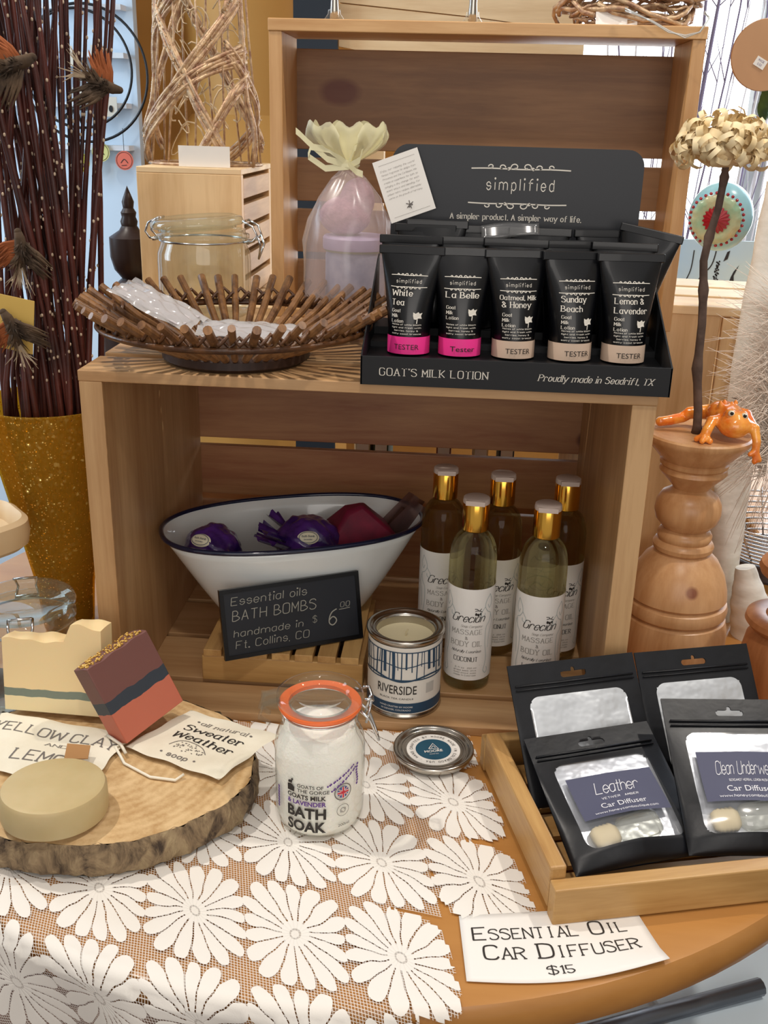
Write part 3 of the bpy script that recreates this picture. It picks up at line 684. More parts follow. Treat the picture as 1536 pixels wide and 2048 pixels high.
for i_, ch in enumerate(s):
    if ch == ' ': continue
    a = pi*1.2-2*pi*i_/len(s)
    fr = lambda u, v, a=a: (cos(a)*(.0178+v)+sin(a)*u, sin(a)*(.0178+v)-cos(a)*u, .0061)
    letter(g, ch, .0022, 'sans', 0, 0, fr)
obj('ring_lettering', g, M_inkg, t)
# ---------------------------------------------------------------- sign paper and tray
def paper_map(quad, curl=None):
    a, b, c_, d = [Vector(q) for q in quad]
    def P(u, v, e=0):
        q = (a*(1-u)+b*u)*(1-v)+(d*(1-u)+c_*u)*v; return (q.x, q.y, q.z+e+(curl(u, v) if curl else 0))
    return P
P_ = paper_map([(.099, -.2805, .0012), (.2305, -.2505, .0012), (.2145, -.202, .0012), (.0935, -.224, .0012)], lambda u, v: .0022*max(0, .25-v)*4*max(0, u-.5)*2*1.2+.0007*sin(u*5)*sin(v*3))
t = thing('price_card', 'white paper card lettered ESSENTIAL OIL CAR DIFFUSER $15 at the table edge', 'sign')
P2 = lambda u, v, e=0: (lambda q: (q[0], q[1]-.010*sin(pi*u)*(1-v)*.8, q[2]))(P_(u, v, e))
obj('paper', G().grid(24, 12, lambda u, v: P2(u, v, .0003)), M_whitep, t, smooth=True, solid=.0003)
g = G(); fp_ = lambda u, v: P2(u, v, .0008)
def small_caps(g, words, v, h, x0, x1):
    # big initial, smaller capitals after it
    big = sum(1.35 for w_ in words for _ in w_[:1]); W_ = sum(1.45+len(w_[1:])*1.0 for w_ in words)+.9*(len(words)-1); x = x0; k_ = (x1-x0)/W_
    for w_ in words:
        for i_, ch in enumerate(w_):
            cw = (1.45 if i_ == 0 else 1.0)*k_; nw = .38 if ch == 'I' else 1
            letter(g, ch, h*(1.25 if i_ == 0 else 1), 'wide', x+cw*.46, v, fp_, sx=(cw*.76 if ch != 'I' else None), kx=.36); x += cw
        x += .9*k_
small_caps(g, ['ESSENTIAL', 'OIL'], .60, .15, .055, .90); small_caps(g, ['CAR', 'DIFFUSER'], .315, .155, .10, .92)
letter(g, '$15', .10, 'wide', .47, .10, fp_, sx=.13)
obj('lettering', g, M_ink, t)
TR_ = thing('wooden_tray', 'shallow square-edged pine tray holding the black diffuser pouches', 'tray', (.1565, -.2265, .0015), rad(14.5))
for y0 in (0, .178): obj('rail', G().box(0, .245, y0, y0+.012, 0, .029), W_tray, TR_, bevel=.0012)
for x0 in (0, .233): obj('rail', G().box(x0, x0+.012, .0125, .1775, .004, .038), W_tray_y, TR_, bevel=.0018)
for k in range(5): obj('slat', G().box(.012, .233, .016+k*.033, .042+k*.033, .002, .006), W_tray, TR_)
# ---------------------------------------------------------------- pouches
M_black = mat('black_foil', '0b0c10', .38, vary=('101218', 40), bump=(35, .25, .002))
M_foil = mat('silver_film', 'e6eaee', .30, .7, bump=(16, .6, .008))
M_film = clear('clear_film', (.98, .98, 1), .10, .12, .06, 'dfe4ea'); M_capw = mat('pale_cap_wood', 'd9c9a0', .5); M_amb = clear('small_bottle_glass', (.90, .90, .84), .12, .03, .25, 'd8d8c8')
M_slate = mat('slate_label', '4d4f66', .6)
def pouch(label, bl, tl, tr_, name1, name2, seed, thick=.016, lump=True):
    """zip pouch: bottom-left, top-left and top-right corners give its plane"""
    bl, tl, tr_ = Vector(bl), Vector(tl), Vector(tr_)
    U = (tr_-tl); Wd = U.length; U.normalize(); Vv = tl-bl; Vv = Vv-U*Vv.dot(U); Ht = Vv.length; Vv.normalize(); N = U.cross(Vv)
    if N.z < 0: N = -N
    org = tl-Vv*Ht; t = thing('diffuser_pouch', label, 'pouch', tuple(org), group=None)
    Mx = Matrix((U, N*-1, Vv)).transposed().to_4x4(); Mx.translation = org; t.matrix_world = Mx
    random.seed(seed); p1, p2 = random.uniform(0, 6), random.uniform(0, 6)
    def depth(u, v):
        e = min(u/Wd, 1-u/Wd)*2; b = min(1, v/(Ht*.10)); top = max(0, 1-(v/(Ht*.80)))
        return thick*(e**.45 if e > 0 else 0)*(b**.5 if b > 0 else 0)*min(1, top*1.6)*.5+.0008+.0008*sin(u*90+p1)*sin(v*70+p2)*max(0, e)*min(1, top*3)+(.005*math.exp(-((u-Wd*.42)**2*.3+(v-Ht*.20)**2)/.00025) if lump else 0)
    nu, nv = 80, 96
    def rr_sdf(u, v, cx, cy, hx, hy, r):
        dx, dy = abs(u-cx)-hx+r, abs(v-cy)-hy+r
        return math.hypot(max(dx, 0), max(dy, 0))+min(max(dx, dy), 0)-r
    def hole(u, v): return min(rr_sdf(u, v, Wd/2, Ht-.0115, .011, .0024, .0024), rr_sdf(u, v, Wd/2, Ht-.0088, .0016, .0028, .0016))
    def wind(u, v): return rr_sdf(u, v, Wd/2, Ht*.44, Wd*.5-.013, Ht*.44-.0135, .009)
    def snap(u, v):
        for fn_ in (hole, wind):
            d = fn_(u, v)
            if abs(d) < .00075:
                h = 1e-4; gx = (fn_(u+h, v)-fn_(u-h, v))/(2*h); gy = (fn_(u, v+h)-fn_(u, v-h))/(2*h); u -= gx*d; v -= gy*d
        return u, v
    fb, fw = G(), G()
    cen = lambda i, j: ((i+.5)/nu*Wd, (j+.5)/nv*Ht)
    def F(s, extra=0):
        def f(a, b):
            u, v = snap(a*Wd, b*Ht); return (u, s*(depth(u, v)+extra), v)
        return f
    fb.grid(nu, nv, F(-1), keep=lambda i, j: hole(*cen(i, j)) > 0 and wind(*cen(i, j)) > 0)
    fb.grid(nu, nv, F(.35), keep=lambda i, j: hole(*cen(i, j)) > 0)
    fw.grid(nu, nv, F(-.15 if lump else -1), keep=lambda i, j: wind(*cen(i, j)) <= 0)
    obj('pouch_body', fb, M_black, t, smooth=True); obj('silver_lining', fw, M_foil, t, smooth=True, label='crinkled silver lining inside the window')
    if lump:
        ff_ = G(); ff_.grid(nu, nv, F(-1), keep=lambda i, j: wind(*cen(i, j)) <= 0); obj('film_window', ff_, M_film, t, smooth=True, label='clear glossy front window')
        bx, bz = Wd*.27, Ht*.20; yb_ = -thick*.24
        Mb = Matrix.Translation((bx, yb_, bz)) @ Matrix.Rotation(rad(82), 4, 'Y')
        obj('bottle_cap', G().lathe([(0, -.008), (.006, -.0075), (.0085, -.004)]+[(.0085+.0008*(q % 2), -.003+.0016*q) for q in range(9)]+[(.006, .0125), (0, .013)], 24, Mb, sy=.5), M_capw, t, smooth=True, label='ribbed pale wooden cap of the diffuser bottle')
        obj('diffuser_bottle', G().lathe([(0, .013), (.006, .013), (.0095, .0165), (.0105, .022), (.0105, .043), (.009, .046), (0, .046)], 24, Mb, sy=.5), M_amb, t, smooth=True, label='small glass bottle of clear oil')
    g = G(); g.tube([(.004, -.0018, Ht*.845), (Wd-.004, -.0018, Ht*.845)], .0009, 6); g.tube([(.004, -.0018, Ht*.815), (Wd-.004, -.0018, Ht*.815)], .0007, 6)
    obj('zip_ridge', g, M_black, t, smooth=True)
    if name1:
        lw_, lh = Wd*.66, Ht*.33; v0 = Ht*.30
        fl = lambda u, v, e=.0006: (Wd/2+u, -(depth(Wd/2+u, v0+v)+e+.0012), v0+v)
        obj('label', G().grid(10, 6, lambda a, b: fl((a-.5)*lw_, b*lh)), M_slate, t, smooth=True)
        g = G(); f2_ = lambda u, v: fl(u, v, .0010)
        letter(g, name1, lh*.26, 'line', 0, lh*.54, f2_, sx=lw_*(.50 if len(name1) < 8 else .66)); letter(g, name2, lh*.045, 'sans', 0, lh*.40, f2_, sx=lw_*.42)
        letter(g, 'Car Diffuser', lh*.12, 'font.004', 0, lh*.20, f2_, sx=lw_*.52); letter(g, 'www.honeycomboutique.com', lh*.05, 'sans', 0, lh*.08, f2_, sx=lw_*.72)
        obj('lettering', g, mat('white_print', 'dcdce2', .6), t)
    if lump:
        g = G(); 
    return t
tb = lambda x, y, z: TR_.matrix_world @ Vector((x, y, z))
pa = pouch('black zip pouch with silver window and slate label reading Leather', (.176, -.193, .016), (.1394, -.0935, .0600), (.2386, -.0600, .0630), 'Leather', 'VETIVER + AMBER', 1, .020)
pb = pouch('black zip pouch reading Clean Underwear at the right side of the tray', (.2755, -.1675, .022), (.2440, -.0730, .0920), (.3480, -.0590, .0900), 'Clean Underwear', 'BERGAMOT HERBAL LEMON MUSK', 2, .018, True)
pc = pouch('unlabelled black pouch with silver window behind the Leather pouch', (.1490, -.118, .014), (.1250, -.0508, .1000), (.2293, -.0160, .1010), None, None, 3, .008, False)
pd = pouch('unlabelled black pouch at the back right of the tray against the crate post', (.2540, -.082, .014), (.2310, -.0150, .1000), (.3290, .0120, .1010), None, None, 4, .008, False)
# ---------------------------------------------------------------- lotion display box
M_card = mat('black_card', '0e1014', .48, bump=(300, .1, .0003)); M_cardf = mat('black_card_face', '25272c', .40)
M_print = mat('ivory_print', 'e6e0d4', .6)
t = thing('display_box', 'open black cardboard lotion display box with tall printed backboard', 'display box', (-.0012, -.008, H+.0003))
obj('front_panel', G().box(0, .2365, 0, .0012, 0, .0225), M_card, t, bevel=.0003)
for x0 in (0, .2353):
    g = G(); pl = [(0, 0), (.149, 0), (.149, .082), (.135, .0790), (.010, .0265), (0, .0225)]
    g.add([(x0+dx, y, z) for dx in (0, .0012) for y, z in pl], [tuple(range(6)), tuple(range(11, 5, -1))]+[(i, (i+1) % 6, (i+1) % 6+6, i+6) for i in range(6)])
    obj('side_panel', g, M_card, t)
g = G(); r_ = .014; x0, x1, zt = .0100, .2225, .1735
pl = [(x0, 0), (x1, 0)]+[(x1-r_+r_*cos(a*pi/16), zt-r_+r_*sin(a*pi/16)) for a in range(9)]+[(x0+r_-r_*sin(a*pi/16), zt-r_+r_*cos(a*pi/16)) for a in range(9)]
g.prism(pl, .1478, .149); bb = obj('backboard', g, M_cardf, t)
f = lambda u, v: (.1187+u, .1474, v)
g = G(); letter(g, 'simplified', .0092, 'thin', .0012, .1385, f, sx=.057)
letter(g, 'A simpler product. A simpler way of life.', .0046, 'serif', -.0012, .1138, f, sx=.112)
flourish(g, .001, .1555, .084, f, 1); flourish(g, -.0005, .1275, .084, f, -1)
obj('lettering', g, M_print, bb)
obj('step', G().box(.0012, .2353, .0012, .0725, 0, .0150), M_card, t); obj('step', G().box(.0012, .2353, .0725, .105, 0, .0195), M_card, t); obj('step', G().box(.0012, .2353, .105, .1475, 0, .0257), M_card, t)
fp2 = [o for o in bpy.data.objects if o.parent == t and o.name.startswith('front_panel')][0]
f = lambda u, v: (u, -.0003, v)
g = G(); letter(g, "GOAT'S MILK LOTION", .0056, 'light', .0565, .0080, f, sx=.083); letter(g, 'Proudly made in Seadrift, TX', .0048, 'ital', .1795, .0088, f, sx=.086); obj('lettering', g, M_print, fp2)
# ---------------------------------------------------------------- lotion tubes
M_tube = mat('tube_black', '07080c', .30, coat=.2); M_pinkl = mat('neon_pink_label', 'ff3d9a', .55); M_beige = mat('beige_label', 'd9bfa9', .6)
TH = .084
def tab(h): q = max(0, min(1, (h-.0145)/(TH-.0145))); return .0166+(.0258-.0166)*q**1.25, .0166*(1-q**1.7)+.0011
def tube_thing(label, loc, rz=0, group=None, rx=0, band=None, bt='TESTER', names=(), full=True):
    t = thing('lotion_tube', label, 'lotion tube', loc, group=group, rot=(rx, 0, rz))
    g = G(); n = 36; hs = [0, .001]+[.0135]+[.0140+(TH-.0140-.0062)*i/14 for i in range(1, 15)]
    def sec(h, s=1): a, b = tab(h); return [(a*s*sin(2*pi*k/n), -b*s*cos(2*pi*k/n), h) for k in range(n)]
    V = []
    for i, h in enumerate(hs): V += sec(h, .96 if h == 0 else 1)
    Fc = [(i*n+k, i*n+(k+1) % n, (i+1)*n+(k+1) % n, (i+1)*n+k) for i in range(len(hs)-1) for k in range(n)]+[tuple(range(n-1, -1, -1))]
    g.add(V, Fc); obj('tube_body', g, M_tube, t, smooth=True)
    a1 = tab(TH)[0]
    g = G(); g.box(-a1-.0006, a1+.0006, -.0018, .0018, TH-.0068, TH); obj('crimped_end', g, M_tube, t, bevel=.0008)
    if not full: return t
    def f(u, v, e=.0003):
        a, b = tab(v); q = max(-.98, min(.98, u/a)); return (u*1.0, -(b+e)*sqrt(1-q*q)-.0002, v)
    if band:
        g = G(); rb = .0172; g.grid(28, 2, lambda a, b: (rb*sin((a-.5)*pi*1.3), -(rb+.0010)*cos((a-.5)*pi*1.3), .0006+b*.0138)); obj('tester_label', g, band, t, smooth=True, label='%s tester sticker round the cap' % ('hot pink' if band == M_pinkl else 'beige'))
        g = G(); fb_ = cyl(.0184, off=.0002); letter(g, bt, .0042, 'font' if bt == 'TESTER' else 'font.005', .001 if bt == 'TESTER' else .002, .0045, fb_, sx=.0205)
        obj('tester_lettering', g, M_ink, t)
    g = G(); flourish(g, 0, .0618, .029, f, 1, .0005); flourish(g, 0, .0530, .029, f, -1, .0005); letter(g, 'simplified', .0028, 'thin', 0, .0560, f, sx=.020)
    y = .0462
    for i, s in enumerate(names):
        big = len(s) < 9; letter(g, s, .0043 if big else .0033, 'serif', -.0125 if big and len(names) > 1 else 0, y, f, al='l' if big and len(names) > 1 else 'c', sx=(min(.026, .0032*len(s)) if big else .0285)); y -= .0072 if big else .0058
    y = .0335 if len(names) > 1 else .0375
    for i, s in enumerate(('Goat', 'Milk', 'Lotion')): letter(g, s, .0024, 'serif', -.0120, y-.0040*i, f, al='l')
    g.add([f(.0085+x_*.0033, y-.0030+z_*.0033) for x_, z_ in ((-1, .2), (-1, 1), (-.4, .7), (.2, 1.1), (.5, .7), (1.1, .9), (.8, .2), (1.0, -.5), (.3, -.4), (-.3, -.7), (-.8, -.6))], [tuple(range(11))]); line2(g, [(.0085, y-.005), (.0082, y-.0085)], .0007, f)
    for i, s in enumerate(('Notes of white bloom', 'light and fresh with', 'berries, honey &', 'salty coast breeze')): letter(g, s, .0011, 'sans', .0, .0235-.0024*i+(.0015 if len(names) == 1 else 0), f, sx=.023-(i == 2)*.004)
    obj('lettering', g, M_print, t); return t
ZD = H+.0003
rows = [(.0325, -6, M_pinkl, 'TESTER', ('White', 'Tea'), 'black lotion tube lettered White Tea with pink tester sticker, leftmost in the front row'),
        (.0740, 2, M_pinkl, 'Tester', ('La Belle',), 'black lotion tube lettered La Belle with pink tester sticker'),
        (.1172, 8, M_beige, 'TESTER', ('Oatmeal, Milk', '& Honey'), 'black lotion tube lettered Oatmeal, Milk & Honey with beige tester sticker'),
        (.1625, 12, M_beige, 'TESTER', ('Sunday', 'Beach'), 'black lotion tube lettered Sunday Beach with beige tester sticker'),
        (.2050, 6, M_beige, 'TESTER', ('Lemon &', 'Lavender'), 'black lotion tube lettered Lemon & Lavender with beige tester sticker, rightmost in front')]
for x, rz, b_, bt, nm, lb in rows: tube_thing(lb, (x, .046, ZD+.0155), rad(rz), 'tester tubes in the front row', rad(-3), b_, bt, nm)
proto = None
for r_, (y, z, xs) in enumerate(((.081, .0200, (.030, .072, .116, .160, .2035)), (.114, .0262, (.040, .088, .137, .192)))):
    for i, x in enumerate(xs):
        lb = ('black lotion tube of the second row, behind the '+('White Tea', 'La Belle', 'Oatmeal, Milk & Honey', 'Sunday Beach', 'Lemon & Lavender')[i]+' tester') if r_ == 0 else 'black lotion tube of the rear row against the backboard, '+('leftmost', 'second from left', 'second from right', 'rightmost')[i]
        if proto is None: proto = o = tube_thing(lb, (0, 0, 0), 0, None, 0, None, '', (), False)
        else: o = copytree(proto)
        o.location = (x, y+(.004 if i % 2 else 0), ZD+z); o.rotation_euler = (rad(-2), 0, rad((-6, 4, -3, 7, -5)[i])); o['label'] = lb; o['group'] = 'lotion tubes in the second row' if r_ == 0 else 'lotion tubes in the rear row'
for (loc, rot, lb) in (((.050, .113, ZD+.0300), (rad(-3), 0, rad(-4)), 'black lotion tube poking up highest at the rear left of the display box'),
                       ((.214, .110, ZD+.030), (rad(-3), rad(10), rad(-14)), 'black lotion tube leaning sideways at the rear right of the display box')):
    o = copytree(proto); o.location = loc; o.rotation_euler = rot; o['label'] = lb; o['group'] = 'loose tubes on top'
g = G(); g.grid(12, 4, lambda a, b: (-.024+.048*a, .0015*sin(a*6), .012*b+.002*sin(a*5)*b)); o = obj('plastic_tab', g, clear('clear_plastic', (.95, .95, .95), .06, .15, .03), None, smooth=True, solid=.0006)
o.location = (.112, .106, ZD+.1030); o.rotation_euler = (rad(-30), rad(-6), 0); tag(o, 'crinkled clear plastic strip lying on the rear lotion tubes', 'plastic strip')
# ---------------------------------------------------------------- oil bottles
k = NT('oil_in_bottle'); p = k.p; p.inputs['Base Color'].default_value = lin('e9e6c8'); p.inputs['Transmission Weight'].default_value = 1; p.inputs['IOR'].default_value = 1.36; p.inputs['Roughness'].default_value = .02
tr = k.n('ShaderNodeBsdfTransparent'); tr.inputs[0].default_value = lin('eeeacb'); mx = k.n('ShaderNodeMixShader'); mx.inputs[0].default_value = .5
k.l(p.outputs[0], mx.inputs[1]); k.l(tr.outputs[0], mx.inputs[2]); k.l(mx.outputs[0], k.out.inputs[0]); M_oil = k.m
M_goldcap = mat('polished_gold', 'e8b04a', .16, 1); M_captop = mat('matte_cap_top', 'c9b8ae', .5); M_lab = mat('bottle_label', 'e9e6e1', .55); M_grey = mat('label_grey', '8b8680', .6); M_scroll = mat('scroll_grey', 'a3b0b0', .6)
def bottle():
    t = thing('oil_bottle', '', 'oil bottle')
    pr = [(0, .0005), (.017, .0), (.0205, .002), (.0217, .006), (.0218, .122), (.0215, .133), (.0203, .141), (.0178, .1475), (.0145, .152), (.0115, .1545), (.0105, .160), (0, .160)]
    obj('bottle_body', G().lathe(pr, 56), M_oil, t, smooth=True)
    obj('gold_cap', G().lathe([(.0112, .1565), (.0121, .1575), (.0121, .1820), (.0117, .1828)], 48, cap=False), M_goldcap, t, smooth='auto')
    g = G().lathe([(.0119, .1810), (.0121, .184), (.0117, .1868), (.0105, .1875), (0, .1872)], 48); g.box(-.0085, .0085, -.0122, -.0105, .1825, .1868); obj('flip_top', g, M_captop, t, smooth='auto')
    rl = .0221
    lb = obj('label', G().grid(48, 1, lambda a, b: (rl*sin((a-.5)*4.1), -rl*cos((a-.5)*4.1), .013+b*.093)), M_lab, t, smooth=True)
    return t, lb
def bottle_text(lb, name):
    f = cyl(.0221, off=.0003); g = G()
    letter(g, 'Grecian', .0078, 'script', 0, .0735, f, sx=.030); letter(g, name, .0044, 'serif', 0, .0330, f, sx=.0032*len(name))
    for k_ in range(3): disc2(g, .0085+.0022*k_-.001, .0815-.0008*(k_ % 2), .0011, f, 8, .0015)
    line2(g, [(.0065, .0845), (.0095, .0850), (.0135, .0835)], .0006, f); line2(g, [(.0095, .0850), (.0085, .0865), (.006, .0868)], .0006, f); line2(g, [(.0105, .0848), (.0125, .0868)], .0006, f)
    letter(g, 'Naturally Luxurious', .0028, 'script', 0, .0420, f, sx=.028)
    obj('dark_lettering', g, M_ink, lb)
    g = G(); letter(g, 'Soap Company', .0022, 'script', .004, .0680, f, sx=.020)
    letter(g, 'MASSAGE', .0046, 'light', 0, .0608, f, sx=.029); letter(g, '&', .0030, 'serif', 0, .0555, f); letter(g, 'BODY OIL', .0050, 'light', 0, .0485, f, sx=.030)
    line2(g, [(-.014, .0465), (.014, .0465)], .0003, f, False); line2(g, [(-.014, .0285), (.014, .0285)], .0003, f, False)
    for i in range(4): letter(g, ('8.5 fl oz  250 ml', 'grape seed, olive', 'sweet almond, jojoba', 'made in Colorado')[i], .0013, 'sans', 0, .0255-.0026*i, f, sx=.021)
    obj('grey_lettering', g, M_grey, lb)
    g = G()
    for s in (-1, 1):
        line2(g, [(s*.0215, .100), (s*.0175, .094), (s*.0165, .088), (s*.0195, .083), (s*.0235, .080), (s*.022, .072), (s*.0185, .066), (s*.0185, .05), (s*.0205, .035), (s*.018, .022)], .0005, f)
        line2(g, [(s*.0165, .088), (s*.0145, .0855), (s*.0125, .082), (s*.0135, .0785), (s*.016, .079), (s*.0165, .082)], .0005, f)
        line2(g, [(s*.0215, .100), (s*.024, .092), (s*.0215, .086), (s*.0195, .090)], .0005, f); line2(g, [(s*.018, .022), (s*.0205, .019), (s*.023, .021), (s*.022, .025)], .0005, f)
        line2(g, [(s*.0235, .080), (s*.026, .070), (s*.023, .06), (s*.022, .045)], .0004, f)
    obj('scroll_border', g, M_scroll, lb)
bt_, lb_ = bottle(); bottle_text(lb_, 'COCONUT')
BOT = [(.0965, .080, -6, 'oil bottle with gold cap labelled COCONUT standing in front, nearest the tin candle'),
       (.0675, .160, 4, 'oil bottle with gold cap at rear left, half hidden by the front coconut bottle'),
       (.1225, .150, 2, 'oil bottle with gold cap at the back between the two front bottles')]
for i, (x, y, rz, lb) in enumerate(BOT):
    o = bt_ if i == 0 else copytree(bt_); o.location = (x, y, .0092); o.rotation_euler = (0, 0, rad(rz)); o['label'] = lb; o['group'] = 'massage oil bottles'
b2, lb2 = bottle(); bottle_text(lb2, 'LAVENDER')
for i, (x, y, rz, lb) in enumerate([(.1595, .072, -4, 'oil bottle with gold cap labelled LAVENDER behind the black pouches'), (.1835, .146, 3, 'oil bottle with gold cap at rear right beside the crate wall')]):
    o = b2 if i == 0 else copytree(b2); o.location = (x, y, .0092); o.rotation_euler = (0, 0, rad(rz)); o['label'] = lb; o['group'] = 'massage oil bottles'
# ---------------------------------------------------------------- enamel tub
M_en = mat('white_enamel', 'dfe3e2', .13, coat=.5); M_rim = mat('navy_enamel', '0d1430', .15, coat=.5)
TB = (-.0785, .147, .0425); ty = rad(22)
t = thing('enamel_tub', 'oval white enamel tub with navy rim, holding the bath bombs', 'tub', TB, ty)
def oval(hl, hw, z, n=72, e=2.35):
    o = []
    for k_ in range(n):
        a = 2*pi*k_/n; c_, s_ = cos(a), sin(a); o.append((hl*math.copysign(abs(c_)**(2/e), c_), hw*math.copysign(abs(s_)**(2/e), s_), z))
    return o
def loft(secs, capb=True, capt=False):
    g = G(); n = len(secs[0]); V = [q for s in secs for q in s]
    Fc = [(i*n+k_, i*n+(k_+1) % n, (i+1)*n+(k_+1) % n, (i+1)*n+k_) for i in range(len(secs)-1) for k_ in range(n)]
    if capb: Fc.append(tuple(range(n-1, -1, -1)))
    if capt: Fc.append(tuple(range((len(secs)-1)*n, len(secs)*n)))
    return g.add(V, Fc)
def dim(q): return (.070+(.129-.070)*q**.92, .040+(.0725-.040)*q**.85)
TZ = .094
outer = [oval(.060, .034, .0)]+[oval(*dim(q), .002+(TZ-.002)*q) for q in [0, .03, .08, .16, .28, .4, .52, .64, .76, .88, 1]]
inner = [oval(dim(q)[0]-.002, dim(q)[1]-.002, .003+(TZ-.003)*q) for q in [1, .88, .76, .64, .52, .4, .28, .16, .08, .03, 0]]+[oval(.058, .032, .0025)]
obj('tub_wall', loft(outer+inner, True, True), M_en, t, smooth=True)
ro = oval(.129, .0725, TZ); obj('rim', G().tube(ro, .0024, 10, closed=True), M_rim, t, smooth=True)
def tl_(s, w_, z): return (TB[0]+s*cos(ty)-w_*sin(ty), TB[1]+s*sin(ty)+w_*cos(ty), TB[2]+z)
M_purp = mat('purple_cellophane', '4a2372', .22, coat=.6, vary=('2a1150', 60), bump=(50, .7, .002)); M_crim = mat('crimson_wrap', '7d0f33', .6, vary=('5c0a28', 50)); M_bwrap = clear('brown_organza', (.62, .50, .48), .10, .3, .55, '5b3b38')
M_oval = mat('cream_sticker', 'e0d8bd', .5)
def crumple(c_, r, seed, amp=.10, tuft=None, sq=(1, 1, .92)):
    random.seed(seed); ph_ = [random.uniform(0, 6) for _ in range(9)]; g = G(); g.ell((0, 0, 0), 1, 26)
    V = []
    for v in g.v:
        x, y, z = v; d = 1+amp*(sin(5*x+ph_[0]+3*z)*sin(6*y+ph_[1])+.6*abs(sin(9*z+ph_[2]+5*x))-.3)+amp*.5*sin(14*x+ph_[3])*sin(13*y+ph_[4]+7*z)
        V.append((x*d*r*sq[0], y*d*r*sq[1], z*d*r*sq[2]))
    g.v = V; return g
def bomb(label, pos, r, seed, m_, cat='bath bomb', sticker=None, tuft=None, sq=(1, 1, .92)):
    t = thing('bath_bomb', label, cat, pos, group='bath bombs in the tub'); obj('wrapped_ball', crumple(pos, r, seed, .06, sq=sq), m_, t, smooth=True)
    if sticker:
        d = Vector(sticker).normalized(); q = d.to_track_quat('Z', 'Y').to_matrix().to_4x4(); q.translation = d*r*1.045
        g = G().lathe([(0, -.0006), (.0075, -.0012), (.0105, -.0024)], 24, q, sx=1, sy=.62, cap=False); s_ = obj('sticker', g, M_oval, t, smooth=True)
        g = G(); ff = lambda u, v: tuple(q @ Vector((u, v, .0004-(u*u+v*v)*12))); ring2(g, 0, 0, .0088, .0005, ff, 24, .0053); letter(g, 'Bath Bomb', .0018, 'serif', 0, .0003, ff, sx=.012); letter(g, 'lavender', .0012, 'serif', 0, -.0025, ff, sx=.008); obj('sticker_print', g, M_navy, t)
    if tuft:
        g = G(); random.seed(seed)
        for k_ in range(9):
            a = tuft[0]+(k_-4)*.22; L_ = tuft[1]*random.uniform(.8, 1.1); w2 = tuft[1]*.32
            g.grid(5, 4, lambda u, v, a=a, L_=L_, w2=w2, k_=k_: (cos(a)*(r*.8+L_*v)-sin(a)*(u-.5)*w2*(.4+v), sin(a)*(r*.8+L_*v)+cos(a)*(u-.5)*w2*(.4+v), .006*sin(k_*2)+v*L_*.55+.003*sin(u*7+k_)))
        obj('gathered_wrap', g, m_, t, smooth=True)
    return t
bomb('purple wrapped bath bomb with cream oval sticker at the left end of the tub', tl_(-.083, -.012, .077), .0275, 3, M_purp, sticker=(-.25, -.75, .72))
bomb('purple wrapped bath bomb with flared tissue and round sticker in the tub middle', tl_(.010, -.012, .077), .0280, 4, M_purp, sticker=(.15, -.85, .5), tuft=(pi+.2, .030), sq=(1.15, 1, .92))
t = thing('bath_bomb', 'crimson wrapped bath bomb with a peaked top towards the right end', 'bath bomb', tl_(.062, -.004, .056), ty, group='bath bombs in the tub')
g = G(); V = [(-.030, -.024, 0), (.033, -.024, 0), (.033, .024, 0), (-.030, .024, 0), (-.034, -.025, .022), (.037, -.024, .024), (.036, .022, .026), (-.028, .022, .030), (-.012, -.010, .049), (.004, -.006, .054), (.010, .008, .052), (-.010, .010, .050)]
g.add(V, [(3, 2, 1, 0), (0, 1, 5, 4), (1, 2, 6, 5), (2, 3, 7, 6), (3, 0, 4, 7), (4, 5, 9, 8), (5, 6, 10, 9), (6, 7, 11, 10), (7, 4, 8, 11), (8, 9, 10, 11)])
obj('folded_wrap', g, M_crim, t, smooth='auto', bevel=.004)
t = thing('soap_packet', 'brown mesh-wrapped bar sticking up from the right end of the tub', 'soap packet', tl_(.090, .010, .050), ty, rot=None)
t.rotation_euler = (rad(8), rad(36), ty)
g = G().box(-.009, .009, -.007, .007, 0, .052); obj('dark_bar', g, mat('dark_brown_bar', '50332b', .6), t, bevel=.002)
g = G(); g.grid(10, 12, lambda u, v: ((u-.5)*.030*(1-.25*v*v), -.0095+.001*sin(u*9+v*5), v*.068)); g.grid(10, 12, lambda u, v: ((u-.5)*.030*(1-.25*v*v), .0095+.001*sin(u*9+v*5), v*.068))
obj('mesh_wrap', g, M_bwrap, t, smooth=True)
# ---------------------------------------------------------------- chalkboard
bl, br, tlc = Vector((-.1245, .0300, .0431)), Vector((-.0042, .0915, .0431)), Vector((-.1320, .0445, .1065))
U = (br-bl).normalized(); Vv = tlc-bl; Vv = (Vv-U*Vv.dot(U)); HB = Vv.length; Vv.normalize(); N = U.cross(Vv); WB = (br-bl).length
t = thing('chalkboard_sign', 'little black framed chalkboard reading Essential Oils Bath Bombs, leaning on the tub', 'chalkboard')
t.matrix_world = Matrix(((U.x, -N.x, Vv.x, bl.x), (U.y, -N.y, Vv.y, bl.y), (U.z, -N.z, Vv.z, bl.z), (0, 0, 0, 1)))
M_slatec = mat('chalk_slate', '15181f', .55, vary=('1d2129', 9)); M_frameb = mat('black_frame', '0c0d10', .25)
obj('board', G().box(.002, WB-.002, -.0006, .003, .002, HB-.002), M_slatec, t)
g = G(); w_ = .0038
g.box(0, WB, -.0016, .0036, 0, w_); g.box(0, WB, -.0016, .0036, HB-w_, HB); g.box(0, w_, -.0016, .0036, w_, HB-w_); g.box(WB-w_, WB, -.0016, .0036, w_, HB-w_)
obj('frame', g, M_frameb, t)
f = lambda u, v: (u, -.0010, v)
